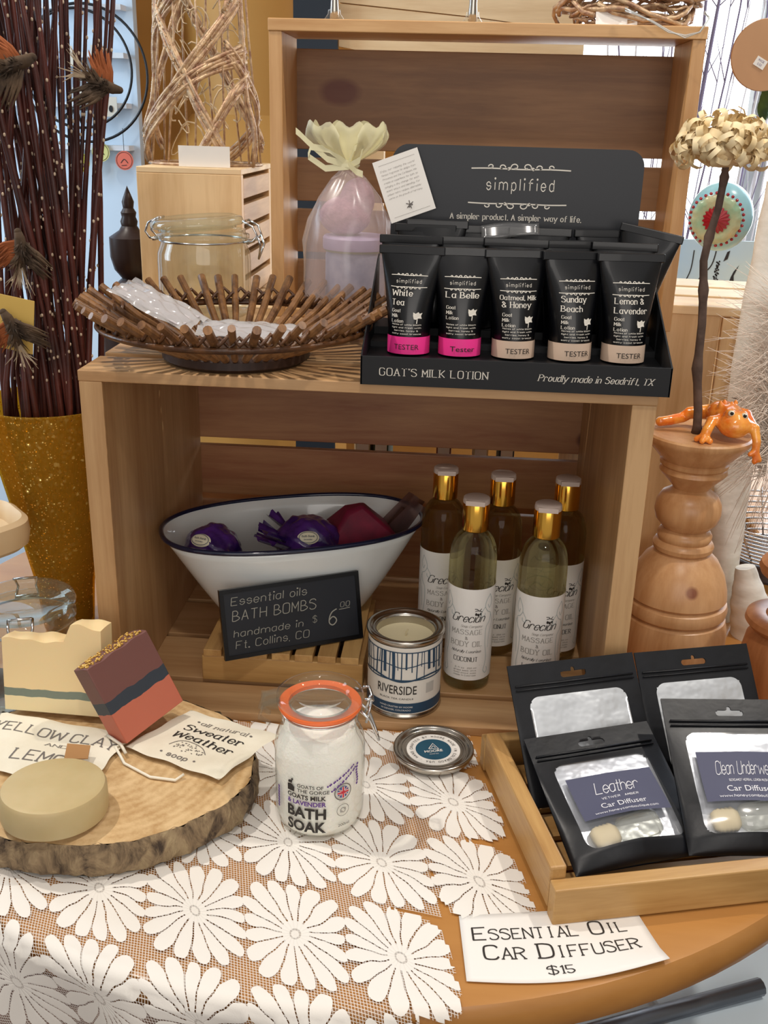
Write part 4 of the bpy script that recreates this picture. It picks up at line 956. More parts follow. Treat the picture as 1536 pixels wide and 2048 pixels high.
g = G(); letter(g, 'Essential oils', .0072, 'chalk', .010, .0500, f, al='l', sx=.072); letter(g, 'BATH BOMBS', .0092, 'chalk', .010, .0355, f, al='l', sx=.080)
letter(g, 'handmade in', .0062, 'chalk', .010, .0205, f, al='l', sx=.066); letter(g, 'Ft. Collins, CO', .0068, 'chalk', .011, .0095, f, al='l', sx=.070)
letter(g, '$', .0060, 'chalk', .088, .0225, f); letter(g, '6', .0145, 'chalk', .1055, .0175, f); letter(g, '00', .0048, 'chalk', .119, .033, f, sx=.009); line2(g, [(.113, .031), (.124, .0315)], .0006, f, False)
obj('chalk_lettering', g, mat('chalk', '9c9a90', .9), t)
# ---------------------------------------------------------------- gift bag with tag
M_org = clear('organza', (.96, .93, .90), .05, .25, .28, 'f0dcd6'); M_ivory = clear('ivory_organza', (.93, .92, .80), .03, .4, .62, 'efe9c4'); M_ribbon = mat('satin_ribbon', 'efe8bd', .35)
GB = (-.034, .192, H+.0003)
t = thing('gift_bag', 'sheer organza gift bag with ivory bow around a lavender jar', 'gift bag', GB)
def wrapz(a, z): return 1+.06*sin(5*a+z*60)+.035*sin(11*a+1.3-z*90)
pr = [(.0, .001), (.036, .001), (.0405, .006), (.041, .04), (.0405, .085), (.037, .105), (.028, .125), (.015, .142), (.0065, .150), (.0055, .153), (.0065, .156)]
obj('sheer_bag', G().lathe(pr, 60, wob=wrapz, cap=False), M_org, t, smooth=True)
g = G(); random.seed(8)
for k_ in range(7):
    a0 = 2*pi*k_/7+.3
    def pet(u, v, a0=a0, k_=k_):
        r = .005+.034*sin(v*pi*.58)*(.8+.2*sin(k_*2.1)); a = a0+(u-.5)*1.35; z = .154+.040*v*(1-.22*(2*u-1)**4)-.006*v*v
        return (r*cos(a)*1.05, r*sin(a)*.75+.0, z+.003*sin(u*12+k_)*v)
    g.grid(12, 10, pet)
obj('gathered_top', g, M_ivory, t, smooth=True)
g = G()
for P in ([(0, -.008, .154), (-.016, -.014, .166), (-.033, -.013, .168), (-.036, -.011, .160), (-.02, -.012, .150), (0, -.009, .152)], [(0, -.008, .153), (-.018, -.014, .158), (-.036, -.012, .172), (-.043, -.01, .178), (-.047, -.010, .181)], [(.0, -.008, .154), (.006, -.014, .168), (.014, -.013, .171), (.011, -.012, .158), (.0, -.009, .152)], [(.0, -.009, .154), (.008, -.014, .148), (.014, -.014, .146)]):
    Q = [];
    for i in range(len(P)-1):
        for s in range(5): Q.append(Vector(P[i]).lerp(Vector(P[i+1]), s/5))
    Q.append(Vector(P[-1])); o_ = len(g.v)
    for q in Q: g.v += [tuple(q+Vector((0, 0, .0028))), tuple(q-Vector((0, 0, .0028)))]
    for i in range(len(Q)-1): g.f.append((o_+2*i, o_+2*i+1, o_+2*i+3, o_+2*i+2)); g.m.append(0)
g.tube([(.0072*cos(a), .0072*sin(a), .153+.0015*sin(a)) for a in [2*pi*k_/20 for k_ in range(20)]], .0028, 6, closed=True)
obj('ribbon', g, M_ribbon, t, smooth=True)
t2 = thing('lavender_jar', 'pale lavender jar with a lilac lid inside the sheer gift bag', 'jar', (GB[0]+.007, GB[1], GB[2]+.0015))
g = G().lathe([(0, 0), (.026, 0), (.028, .002), (.028, .072), (.027, .076), (.0, .076)], 40); obj('jar_body', g, mat('lavender_crystals', '8f94b4', .6, vary=('a8abc6', 90)), t2, smooth='auto')
g = G().lathe([(.0285, .076), (.0285, .0785), (0, .0785)], 40); obj('green_band', g, mat('moss_label', '8e9472', .7), t2)
g = G().lathe([(.030, .078), (.0305, .080), (.0305, .088), (.029, .090), (0, .090)], 40); obj('jar_lid', g, mat('lilac_lid', 'b7a9d2', .4), t2, smooth='auto')
g = G(); g.ell((-.005, 0, .104), (.024, .020, .018), 14); g.ell((.006, 0, .118), (.016, .014, .020), 12); o = obj('bath_pouf', g, mat('lilac_mesh', 'b890a6', .8, vary=('9e7690', 120), bump=(200, 1, .002)), None, smooth=True, remesh=.002)
o.location = (GB[0]+.002, GB[1], GB[2]+.0045); tag(o, 'dusty lilac netting pouf bundled above the lavender jar in the gift bag', 'bath pouf')
t = thing('hang_tag', 'square white printed card tag hanging from the gift bag bow', 'tag', (-.0075, .130, .4735), rot=(rad(-6), rad(-20), rad(4)))
obj('card', G().box(0, .040, 0, .0005, -.052, 0), M_whitep, t)
f = lambda u, v: (u, -.0004, v); g = G()
tx = ['Enjoy our relaxing the world', 'famous fragrances for designs from', 'Provence and the Caribbean. We', 'create an experience for bath, so', 'bringing a tiny change for each', 'scent stays and blending. For', 'unique retro recipes, alternately', 'works on the growth of harmony.']
for i, s in enumerate(tx): letter(g, s, .0014, 'line', .019, -.010-.0033*i, f, sx=.030)
line2(g, [(.004, -.0045), (.036, -.0045)], .0002, f, False); line2(g, [(.004, -.0485), (.036, -.0485)], .0002, f, False)
for a in range(5): line2(g, [(.020, -.042), (.020+.0035*cos(a*1.1+.4), -.042+.0035*sin(a*1.1+.4))], .0008, f, False)
disc2(g, .019, -.0435, .0009, f, 8); disc2(g, .0215, -.0425, .0009, f, 8)
obj('printed_text', g, M_inkg, t)
# ---------------------------------------------------------------- stick bowl
random.seed(21)
BC = (-.114, .066, H+.0003)
t = thing('stick_bowl', 'round bowl of radiating brown sticks with woven binding on the crate top', 'bowl', BC)
M_stick = wood('bowl_stick', '93683f', '5a3a22', 2, 3, .35); M_stickd = mat('woven_cane', '4a2f1e', .35, vary=('6b4526', 60), bump=(200, .5, .001))
g = G(); g.lathe([(0, .002), (.052, .002), (.058, .0), (.062, .003), (.062, .009), (.057, .0115), (.050, .0105), (0, .008)], 60); obj('base', g, mat('dark_base', '33211a', .45), t, smooth='auto')
NS_ = 46
for k_ in range(NS_):
    a = 2*pi*k_/NS_+random.uniform(-.015, .015); L_ = random.uniform(.975, 1.02); r_ = random.uniform(.0030, .0037); c_, s_ = cos(a), sin(a)
    p0 = Vector((.050*c_, .050*s_, .007)); p1 = Vector((.130*L_*c_, .130*L_*s_, .0495+random.uniform(-.001, .001))); mid = p0.lerp(p1, .55)+Vector((0, 0, -.0035))
    obj('stick', G().tube([p0, mid, p1], [r_*.85, r_, r_], 10), M_stick, t, smooth='auto')
for (r_, z_, ph_) in ((.1075, .0345, 0), (.1125, .0375, pi)):
    obj('woven_band', G().tube([((r_+.0012*cos(k_*pi/2+ph_))*cos(2*pi*k_/184), (r_+.0012*cos(k_*pi/2+ph_))*sin(2*pi*k_/184), z_+.0040*sin(k_*pi/2+ph_)) for k_ in range(184)], .0016, 6, closed=True), M_stickd, t, smooth=True)
g = G()
for (r_, z_) in ((.1095, .0285), (.1130, .0300)): g.tube([(r_*cos(2*pi*k_/90), r_*sin(2*pi*k_/90), z_) for k_ in range(90)], .0022, 6, closed=True)
obj('outer_hoop', g, M_stickd, t, smooth=True)
M_wrap = clear('crinkled_plastic', (.95, .95, .96), .12, .12, .45, 'd8d4d2')
for (P0, rz_, sz, lb, n_) in (((-.212, .070, .058), -22, (.080, .036), 'clear crinkled packet leaning out of the left of the stick bowl', 3), ((-.140, .040, .030), 4, (.085, .040), 'clear crinkled packet lying in the middle of the stick bowl', 5)):
    g = G(); sx_, sy_ = sz
    def pk(u, v, sg=1): return ((u)*sx_, (v-.5)*sy_, sg*(.005*sin(pi*v)*sin(pi*u))+.0016*sin(u*21+n_)*sin(v*13+n_)+.0012*sin(u*9+v*27))
    g.grid(30, 16, pk); g.grid(30, 16, lambda u, v: pk(u, v, -1))
    t = thing('plastic_packet', lb, 'packet', (P0[0], P0[1], H+P0[2]), rot=(rad(10), rad(19 if n_ == 3 else 3), rad(rz_)), group='packets in the stick bowl'); obj('crinkled_wrap', g, M_wrap, t, smooth=True)
    obj('paper_insert', G().box(.006, sx_-.006, -sy_*.36, sy_*.36, -.0004, .0004), mat('insert_grey', 'b5aeb0', .8), t)
# ---------------------------------------------------------------- clip-top jars
def clip_jar(label, loc, rz, R=.046, Hh=.092, m_=None, tilt=0):
    m_ = m_ or M_glass; t = thing('clip_top_jar', label, 'jar', loc, rz)
    b = [(0, .002), (R*.9, .002), (R*.98, .006), (R, .012), (R, Hh*.58), (R*.99, Hh*.66), (R*.91, Hh*.76), (R*.90, Hh*.80), (R*.98, Hh*.815), (R*.98, Hh*.85), (R*.90, Hh*.86), (R*.90, Hh*.90)]
    obj('glass_body', G().lathe(b+[(r_-.0022, z_) for r_, z_ in b[::-1][:-1]]+[(0, .005)], 64, cap=False), m_, t, smooth=True)
    lid = G().lathe([(0, Hh*.90), (R*.84, Hh*.90), (R*.84, Hh*.925), (R*.98, Hh*.93), (R*1.0, Hh*.96), (R*.97, Hh*1.0), (R*.80, Hh*1.03), (R*.76, Hh*1.02), (0, Hh*1.015)], 64, cap=False)
    lo = obj('glass_lid', lid, M_glassd, t, smooth=True); lo.rotation_euler = (0, rad(-tilt), 0); lo.location = (0, 0, 0)
    obj('neck_wire', G().tube([(R*.935*cos(2*pi*k_/48), R*.935*sin(2*pi*k_/48), Hh*.79) for k_ in range(48)], .0011, 6, closed=True), M_chrome, t, smooth=True)
    for s in (-1, 1):
        g = G()
        for yy in (-.010, .010):
            g.tube([(s*R*.94, yy, Hh*.79), (s*(R+.006), yy, Hh*.80), (s*(R+.011), yy*.8, Hh*.86), (s*(R+.007), yy, Hh*.95), (s*R*.95, yy, Hh*1.0)], .0012, 6)
        g.tube([(s*(R+.002), -.010, Hh*.79), (s*(R+.002), .010, Hh*.79)], .0022, 8)
        if s > 0: g.tube([(s*(R+.011), -.008, Hh*.86), (s*(R+.014), -.007, Hh*.76), (s*(R+.010), 0, Hh*.62), (s*(R+.014), .007, Hh*.76), (s*(R+.011), .008, Hh*.86)], .0012, 6)
        g.tube([(s*R*.95, -.010, Hh*1.0), (s*R*.95, .010, Hh*1.0)], .0012, 6)
        obj('wire_clasp', g, M_chrome, t, smooth=True)
    return t
clip_jar('empty clip-top glass jar on the crate top behind the stick bowl', (-.187, .258, H+.0003), rad(-4), .0465, .0955, tilt=4)
clip_jar('clip-top glass jar behind the cream soap at the left edge', (-.305, .022, .0013), rad(-70), .046, .098)
# ---------------------------------------------------------------- gold vase with willow
k = NT('gold_glitter_glass'); k.t.nodes.remove(k.p)
tr = k.n('ShaderNodeBsdfTransparent'); tr.inputs[0].default_value = lin('edc65c')
df = k.n('ShaderNodeBsdfDiffuse'); df.inputs[0].default_value = lin('c99a2c'); gl = k.n('ShaderNodeBsdfGlossy'); gl.inputs['Roughness'].default_value = .25; gl.inputs[0].default_value = lin('ffdf8a')
tc = k.n('ShaderNodeTexCoord'); vo = k.n('ShaderNodeTexVoronoi'); vo.inputs['Scale'].default_value = 380; k.l(tc.outputs['Object'], vo.inputs[0])
spk = k.math('LESS_THAN', vo.outputs['Distance'], .26); sel = k.n('ShaderNodeSeparateColor'); k.l(vo.outputs['Color'], sel.inputs[0]); spk = k.math('MULTIPLY', spk, k.math('GREATER_THAN', sel.outputs[0], .55))
vn = k.n('ShaderNodeVectorMath', operation='SUBTRACT'); k.l(vo.outputs['Color'], vn.inputs[0]); vn.inputs[1].default_value = (.5, .5, .5)
ge = k.n('ShaderNodeNewGeometry'); va = k.n('ShaderNodeVectorMath', operation='ADD'); k.l(ge.outputs['Normal'], va.inputs[0]); k.l(vn.outputs[0], va.inputs[1]); vz = k.n('ShaderNodeVectorMath', operation='NORMALIZE'); k.l(va.outputs[0], vz.inputs[0]); k.l(vz.outputs[0], gl.inputs['Normal'])
m1 = k.n('ShaderNodeMixShader'); m1.inputs[0].default_value = .30; k.l(tr.outputs[0], m1.inputs[1]); k.l(df.outputs[0], m1.inputs[2])
m2 = k.n('ShaderNodeMixShader'); k.l(k.math('ADD', k.math('MULTIPLY', spk, .85), .05), m2.inputs[0]); k.l(m1.outputs[0], m2.inputs[1]); k.l(gl.outputs[0], m2.inputs[2]); k.l(m2.outputs[0], k.out.inputs[0]); M_vase = k.m
VC = (-.3215, .160, .0003)
g = G().lathe([(0, .001), (.024, .0), (.0255, .003), (.029, .05), (.040, .11), (.0525, .175), (.0655, .243), (.0660, .2455), (.0645, .2455), (.0635, .243), (.0505, .175), (.038, .11), (.027, .05), (.0235, .010), (0, .009)], 72, cap=False)
o = obj('glitter_vase', g, M_vase, None, smooth=True); o.location = VC; tag(o, 'tall tapering gold glitter glass vase filled with dark willow stems', 'vase')
M_will = mat('willow_bark', '3a1c18', .45, vary=('5a2a22', 20), bump=(120, .4, .001)); M_bud = mat('willow_bud', 'c9b39a', .8)
random.seed(33)
for k_ in range(60):
    a = random.uniform(0, 2*pi); rr = .050*sqrt(random.random()); rim = Vector((VC[0]+rr*cos(a), VC[1]+rr*sin(a), .245))
    base = Vector((VC[0]+rr*.25*cos(a), VC[1]+rr*.25*sin(a), .018))
    spread = k_/59
    if k_ < 50: tx = -.362+.100*random.random(); ty_ = .16+random.uniform(-.06, .05)
    else: tx = random.uniform(-.275, -.222); ty_ = .17+random.uniform(-.04, .04)
    if k_ in (5, 9, 13): tx -= .05
    top = Vector((tx, ty_, random.uniform(.68, .80)))
    if k_ >= 50: rim.x = VC[0]+random.uniform(.02, .05); rim.y = VC[1]+random.uniform(-.02, .03)
    r0 = random.uniform(.0022, .0038); P = []; R_s = []; ph1, ph2 = random.uniform(0, 6), random.uniform(0, 6); w1_ = random.uniform(.002, .005)
    for i in range(22):
        q = i/21
        if q < .35: b_ = base.lerp(rim, q/.35)
        else:
            b_ = rim.lerp(top, (q-.35)/.65)
        amp_ = w1_*max(0, q-.3)*2
        P.append(b_+Vector((amp_*sin(9*q+ph1), amp_*sin(8*q+ph2), 0))); R_s.append(r0*(1-.45*q)*(1.12 if i % 4 == 0 else 1))
    t = thing('willow_branch', 'dark red-brown budded willow stem in the gold glitter vase', 'branch', (0, 0, 0), group='willow stems in the gold vase')
    obj('stem', G().tube(P, R_s, 7), M_will, t, smooth=True)
    g = G()
    for i in range(8, 21):
        for s in range(random.randint(1, 3)):
            q = P[i].lerp(P[i+1], random.random()); a = random.uniform(0, 2*pi); d = Vector((cos(a), sin(a), .1)); g.ell(q+d*r0*.95*(1-.4*i/21), (.0013, .0013, .0018), 3)
    b_ = obj('buds', g, M_bud, t, smooth=True, label='tiny pale buds'); b_['kind'] = 'stuff'
obj('dark_filling', G().lathe([(0, .010), (.0245, .010), (.0265, .05), (.0365, .105), (.0375, .108), (0, .112)], 40), mat('brown_filling', '4b3314', .9), o, smooth='auto')
# feather butterflies
M_fb = mat('brown_feather', '5f4a36', .9, vary=('2e2218', 40)); M_fw = mat('pale_feather', 'b8a58c', .9, vary=('7e6a52', 60)); M_rust = mat('rust_feather', '8a4a25', .9)
for (c_, sc, rz_, lb) in (((-.290, .070, .540), 1.25, 10, 'brown feather bird clipped near the top of the willow stems'), ((-.232, .110, .530), 1.05, -30, 'feather bird with pale tail between the willow and the wicker tower'), ((-.299, .078, .396), 1.1, 80, 'brown feather bird clipped low on the willow above the vase'), ((-.300, .05, .335), 1.1, 100, 'dark feather bird in front of the yellow tag at the left edge')):
    t = thing('feather_bird', lb, 'feather ornament', c_, rot=(rad(10), rad(-rz_), rad(20)))
    g = G(); capsules(g, [((-.010*sc, 0, 0), .0025*sc), ((0, 0, 0), .0050*sc), ((.010*sc, 0, .002), .0040*sc), ((.015*sc, 0, .004), .0028*sc)]); random.seed(3)
    for i in range(70):
        d = Vector((random.uniform(-1, 1), random.uniform(-1, 1), random.uniform(-1, 1))).normalized(); b0 = Vector((random.uniform(-.008, .009)*sc, 0, 0)); g.tube([b0+d*.003*sc, b0+d*.0095*sc+Vector((-.005*sc, 0, 0))], [.0011, .0002], 4)
    obj('body', g, M_fb, t, smooth=True)
    for s in (-1, 1):
        g = G(); random.seed(int(c_[2]*900)+s)
        for i in range(22):
            x0 = random.uniform(-.006, .008)*sc; L_ = random.uniform(.012, .024)*sc; g.tube([(x0, 0, s*.003), (x0-.004*sc, s*L_*.35, s*L_*.5), (x0-.012*sc, s*L_*.5+random.uniform(-.003, .003), s*L_)], [.0018, .0016, .0003], 5)
        obj('wing', g, M_rust if s > 0 else M_fb, t, smooth=True)
    g = G(); random.seed(int(c_[2]*1000))
    for i in range(14): a = random.uniform(-.5, .5); g.tube([(-.008*sc, 0, 0), (-.020*sc, a*.008, a*.012*sc), (-.034*sc*random.uniform(.7, 1), a*.02, a*.026*sc)], [.0007, .0006, .0002], 4)
    obj('tail', g, M_fw, t)
t = thing('hang_tag', 'yellow tag hanging at the left edge behind the feather bird', 'tag', (-.325, .064, .318), rot=(0, rad(8), rad(-8))); obj('card', G().box(0, .036, 0, .0007, 0, .046), mat('yellow_card', 'd6b25e', .7), t); obj('tag_spots', G().add([(.006, -.0002, .008), (.010, -.0002, .008), (.010, -.0002, .011), (.006, -.0002, .011)], [(0, 1, 2, 3)]), M_ink, t)
# ---------------------------------------------------------------- wicker tower
M_wick = mat('glitter_wicker', '9a745c', .36, .25, vary=('d2b48e', 130), bump=(260, .9, .001)); M_glit = mat('silver_glitter', 'f2e6d2', .12, 1)
TC_ = (-.2225, .424, H+.1405); random.seed(41)
t = thing('wicker_tower', 'glittering woven wicker cone tower with tags on the small crate', 'wicker ornament', TC_)
def tw(a, z): r_ = .058-.060*z+.010*math.exp(-((z-.03)/.03)**2); return Vector((r_*cos(a)*1.02, r_*sin(a)*.8, z))
bands = [(-2.9, .01, .9, .23, 4, 1), (-1.0, .005, -3.0, .18, 4, 1), (-2.8, .03, -.3, .115, 4, 1), (-.45, .005, -.35, .26, 3, 0), (-2.95, .13, -.4, .19, 4, 1), (-2.2, .20, -.5, .24, 4, 1), (1.5, .0, -.9, .12, 3, 0), (2.6, .02, 4.2, .22, 3, 0), (.5, .02, 2.4, .2, 3, 0), (3.0, .08, 1.5, .25, 3, 0), (-1.6, .00, -.25, .09, 3, 1), (-3.1, .0, -3.0, .27, 3, 0), (-.9, .15, .4, .28, 3, 0)]
for (a0, z0, a1, z1, n_, wv_) in bands:
    g = G()
    for s in range(n_+2):
        P = []
        for i in range(26):
            q = i/25; a = a0+(a1-a0)*q; z = z0+(z1-z0)*q+.018*sin(q*pi)*wv_*(1 if z1 > z0 else 1); nrm = tw(a, z); o_ = (s-(n_+1)/2)*.0031
            P.append(nrm+Vector((0, 0, o_*(1+.2*sin(q*9+s))))+Vector((cos(a), sin(a), 0))*.0012*sin(q*14+s*2))
        g.tube(P, .0022, 6)
    obj('woven_band', g, M_wick, t, smooth=True)
g = G()
for z in (.001, .255): g.tube([tw(2*pi*k_/60, z) for k_ in range(60)], .0018, 6, closed=True)
for k_ in range(12): a = 2*pi*k_/12; g.tube([tw(a, 0), tw(a+.1, .13), tw(a, .262)], .0012, 5)
obj('frame', g, M_wick, t, smooth=True)
g = G()
for i in range(620):
    a = random.uniform(-pi, 0) if i % 3 else random.uniform(0, pi); z = random.uniform(.0, .26); q = tw(a, z); b_ = min(bands, key=lambda b: min(abs((b[1]+(b[3]-b[1])*s/8+.018*sin(s/8*pi)*b[5])-z)+abs((b[0]+(b[2]-b[0])*s/8)-a)*.06 for s in range(9)))
    s = min(range(41), key=lambda s: abs((b_[1]+(b_[3]-b_[1])*s/40+.018*sin(s/40*pi)*b_[5])-z)+abs((b_[0]+(b_[2]-b_[0])*s/40)-a)*.06)/40
    aa = b_[0]+(b_[2]-b_[0])*s; zz = b_[1]+(b_[3]-b_[1])*s+.018*sin(s*pi)*b_[5]+random.uniform(-.006, .006); q = tw(aa, zz)+Vector((cos(aa), sin(aa), 0))*.0026; sz_ = random.uniform(.0006, .0014)
    g.ell(q, sz_, 2)
o = obj('glitter', g, M_glit, t, label='scattered glitter specks'); o['kind'] = 'stuff'
g = G()
for i in range(46):
    c_ = Vector((random.uniform(-.035, .035), random.uniform(-.03, .025), random.uniform(.01, .23))); a = random.uniform(0, 6); rr = random.uniform(.008, .022); P = [c_+Vector((rr*cos(a+q*.5)*(1-q*.05), rr*.5*sin(a+q*.4), rr*sin(a*2+q*.55))) for q in range(9)]; g.tube(P, random.uniform(.0005, .0010), 5)
o = obj('curly_filling', g, mat('pale_curls', 'cdb48f', .5), t, smooth=True); o['kind'] = 'stuff'
t = thing('price_tag', 'blank white price card at the foot of the wicker tower', 'tag', (-.2340, .3500, H+.1408), rz=rad(-3)); obj('card', G().box(0, .056, 0, .0006, 0, .021), M_whitep, t)
# ---------------------------------------------------------------- turned candlestick
t = thing('wooden_candlestick', 'big turned wooden candlestick with a knot, right of the crates', 'candlestick', (.2990, .152, .0003))
pr = [(0, 0), (.048, 0), (.050, .006), (.0525, .03), (.052, .048), (.0492, .059), (.0455, .0615), (.0490, .0645), (.0500, .070), (.0485, .0755), (.0445, .078), (.0478, .081), (.0468, .090), (.0425, .105), (.0350, .118), (.0272, .1255), (.0255, .127), (.0282, .1295), (.0288, .1335), (.0270, .137), (.0242, .1385), (.0255, .1405), (.0258, .144), (.0235, .148), (.0205, .150), (.0235, .1525), (.0290, .159), (.0310, .167), (.0302, .176), (.0260, .184), (.0190, .1885), (.0165, .1905), (.0180, .193), (.0235, .199), (.0290, .2045), (.0312, .2075), (.0305, .2105), (.0290, .2120), (.0313, .2140), (.0315, .217), (.0300, .2185), (.0330, .221), (.0400, .229), (.0468, .237), (.0492, .2405), (.0492, .2435), (.0470, .2450), (.030, .2442), (0, .2440)]
obj('turned_column', G().lathe(pr, 96), W_turn, t, smooth='auto')
t = thing('wooden_candlestick', 'reddish turned wooden stand cut off by the right edge', 'candlestick', (.3925, .085, .0003))
pr = [(0, 0), (.030, 0), (.034, .01), (.041, .035), (.0425, .055), (.040, .070), (.034, .078), (.0395, .082), (.0435, .087), (.0425, .092), (.036, .095), (.026, .094), (.020, .098), (.017, .108), (.019, .122), (.028, .131), (.0365, .135), (.0385, .140), (.0370, .145), (.031, .147), (.022, .144), (0, .141)]
obj('turned_column', G().lathe(pr, 80), W_turn2, t, smooth='auto')
# ---------------------------------------------------------------- frog
M_frog = mat('orange_glaze', 'e8701c', .16, coat=.8, vary=('ffb04a', 55), bump=(120, .5, .001)); M_frogb = mat('yellow_glaze', 'f0b050', .2, coat=.7)
t = thing('ceramic_frog', 'glossy orange ceramic frog sprawled over the candlestick top', 'frog figurine', (.3195, .142, .2455))
w2 = lambda x, y, z: (x-.3225, y-.128, z-.2455)
g = G()
g.ell(w2(.3220, .140, .2625), (.0150, .020, .0125), 14); g.ell(w2(.3265, .112, .2600), (.0150, .0135, .0115), 14)
capsules(g, [(w2(.325, .128, .262), .014), (w2(.3265, .112, .261), .0125)])
capsules(g, [(w2(.314, .150, .262), .0075), (w2(.296, .157, .258), .0060), (w2(.290, .158, .253), .0052), (w2(.278, .152, .2515), .0050), (w2(.268, .149, .2505), .0046)])
capsules(g, [(w2(.332, .148, .262), .0075), (w2(.343, .142, .262), .0062), (w2(.348, .128, .2535), .0048)])
capsules(g, [(w2(.316, .120, .262), .0062), (w2(.307, .116, .262), .0052), (w2(.302, .108, .2555), .0048), (w2(.300, .106, .2500), .0045)])
for dx, dy in ((-.0065, .000), (-.003, -.0065), (.004, -.006)): capsules(g, [(w2(.300, .1065, .2505), .0036), (w2(.300+dx, .1065+dy, .2475), .0030)], 8)
capsules(g, [(w2(.336, .116, .261), .0060), (w2(.3435, .108, .259), .0046), (w2(.3455, .1035, .248), .0040), (w2(.3455, .1025, .240), .0036)])
for dx, dz in ((-.005, -.001), (0, -.008), (.004, -.006)): capsules(g, [(w2(.3455, .102, .240), .0030), (w2(.3455+dx, .1005, .238+dz), .0024)], 8)
g.ell(w2(.3215, .113, .270), .0052, 8); g.ell(w2(.3320, .112, .269), .0052, 8)
for s in range(4): g.ell(w2(.316+.005*s, .130+.006*(s % 2), .2735), (.0022, .003, .0045), 5)
obj('glazed_body', g, M_frog, t, remesh=.0011)
for x, y, z in ((.3212, .1085, .2715), (.3325, .1075, .2700)):
    e = obj('eye', G().lathe([(0, .0030), (.0015, .0027), (.0026, .0016), (.003, 0), (.0026, -.0016), (0, -.003)], 16, Matrix.Translation(w2(x, y, z))), mat('eye_white', 'e8e0c8', .15), t, smooth=True)
    g = G(); g.ell(w2(x-.0001, y-.0020, z+.0006), (.0017, .0014, .0017), 8); obj('pupil', g, mat('pupil_black', '15100d', .1), e, smooth=True)
# ---------------------------------------------------------------- twig with wood-shaving flower
random.seed(52)
t = thing('wood_shaving_flower', 'cream curled wood-shaving flower on a brown twig in the candlestick', 'flower', (.2965, .150, .2450))
tp = [(.0005, 0, .0), (-.001, 0, .02), (-.0075, -.002, .06), (-.0085, -.002, .10), (-.011, -.001, .13), (-.014, .0, .155), (-.012, .0, .175), (-.0075, .0, .20), (-.0055, .002, .225), (-.0055, .003, .235)]
P = [Vector(a).lerp(Vector(b), s/3) for a, b in zip(tp[:-1], tp[1:]) for s in range(3)]+[Vector(tp[-1])]
g = G(); g.tube(P, [.0041+(.0012 if i % 6 == 0 else 0)-.00004*i for i in range(len(P))], 9); obj('stem', g, mat('twig_bark', '6a5549', .8, vary=('4a3a32', 40), bump=(150, .7, .001)), t, smooth=True)
M_shav = mat('wood_shaving', 'f3e0b6', .6, vary=('e2c794', 50), sub=.0)
FC = Vector((-.010, .004, .2490)); g = G()
for i in range(165):
    u = random.uniform(-.6, 1); a = random.uniform(0, 2*pi); d = Vector((sqrt(1-u*u)*cos(a), sqrt(1-u*u)*sin(a), u)); ro_ = random.uniform(.86, 1.22); c_ = FC+Vector((d.x*.029*ro_, d.y*.025*ro_, d.z*.020*ro_))
    tn = d.cross(Vector((random.uniform(-1, 1), random.uniform(-1, 1), random.uniform(-1, 1)))).normalized(); b_ = d.cross(tn); rr = random.uniform(.0045, .0095); w_ = random.uniform(.004, .0085); tu = random.uniform(1.0, 1.9)*2*pi*.7
    def cur(uu, vv): ang = uu*tu; r_ = rr*(1-.5*uu); return tuple(c_+d*(r_*sin(ang)+.002)+tn*(r_*cos(ang))+b_*(vv-.5)*w_*(1-.25*uu))
    g.grid(12, 1, cur)
g.ell(FC, (.026, .022, .017), 10)
o = obj('bloom', g, M_shav, t, smooth=True, label='ball of cream curled shavings'); o['kind'] = 'stuff'
# ---------------------------------------------------------------- birch trunks, plume, globe, disc on the right
k = NT('birch_bark'); n1 = k.noise(26, (1, 1, 3), 4, .6); n2 = k.noise(9, (2.2, 2.2, 9), 3, .6, 1)
c1 = k.ramp(n1, (.35, 'ddd8cc'), (.65, 'f2efe6')); k.l(k.mix(k.math('GREATER_THAN', n2, .70), c1, '4a443e'), k.p.inputs['Base Color']); k.p.inputs['Roughness'].default_value = .85; k.bump(n1, .5, .001); M_birch = k.m
def trunk(label, pts, rs):
    t = thing('birch_log', label, 'birch log'); g = G(); P = []; R_ = []
    for i in range(len(pts)-1):
        for s in range(8): q = s/8; P.append(Vector(pts[i]).lerp(Vector(pts[i+1]), q)); R_.append((rs[i]+(rs[i+1]-rs[i])*q)*(1+.03*sin(len(P)*1.7)))
    P.append(Vector(pts[-1])); R_.append(rs[-1]); g.tube(P, R_, 28); obj('trunk', g, M_birch, t, smooth='auto'); return t
trunk('white birch log standing behind the candlestick, leaning right', [(.377, .275, .0), (.372, .27, .06), (.370, .27, .17), (.374, .27, .32), (.386, .27, .46)], [.019, .018, .018, .022, .027])
trunk('short white birch branch rising at the foot of the birch log', [(.405, .232, .002), (.396, .236, .04), (.388, .240, .075)], [.024, .019, .010])
random.seed(60); g = G()
for i in range(520):
    b_ = Vector((.385, .215, .185+random.uniform(0, .16))); a = random.uniform(2.2, 4.3); L_ = random.uniform(.03, .085); e_ = Vector((cos(a)*L_*.9, random.uniform(-.03, .03), random.uniform(-.04, .055))); m_ = b_+e_*.5+Vector((0, 0, .008))
    g.tube([b_, m_, b_+e_], [.00055, .0004, .00018], 4)
for i in range(90):
    b_ = Vector((.390+random.uniform(-.01, .02), .22, .25)); L_ = random.uniform(.06, .16); a = random.uniform(-.5, .35); e_ = Vector((sin(a)*L_*.5, 0, -L_)); g.tube([b_, b_+e_*.5+Vector((.006, 0, 0)), b_+e_], [.0005, .0004, .0001], 4)
o = obj('grass_plume', g, mat('plume_white', 'e2d3c4', .8), None, smooth=True); tag(o, 'fluffy pale grass plume hanging in front of the birch log at right', 'plume')
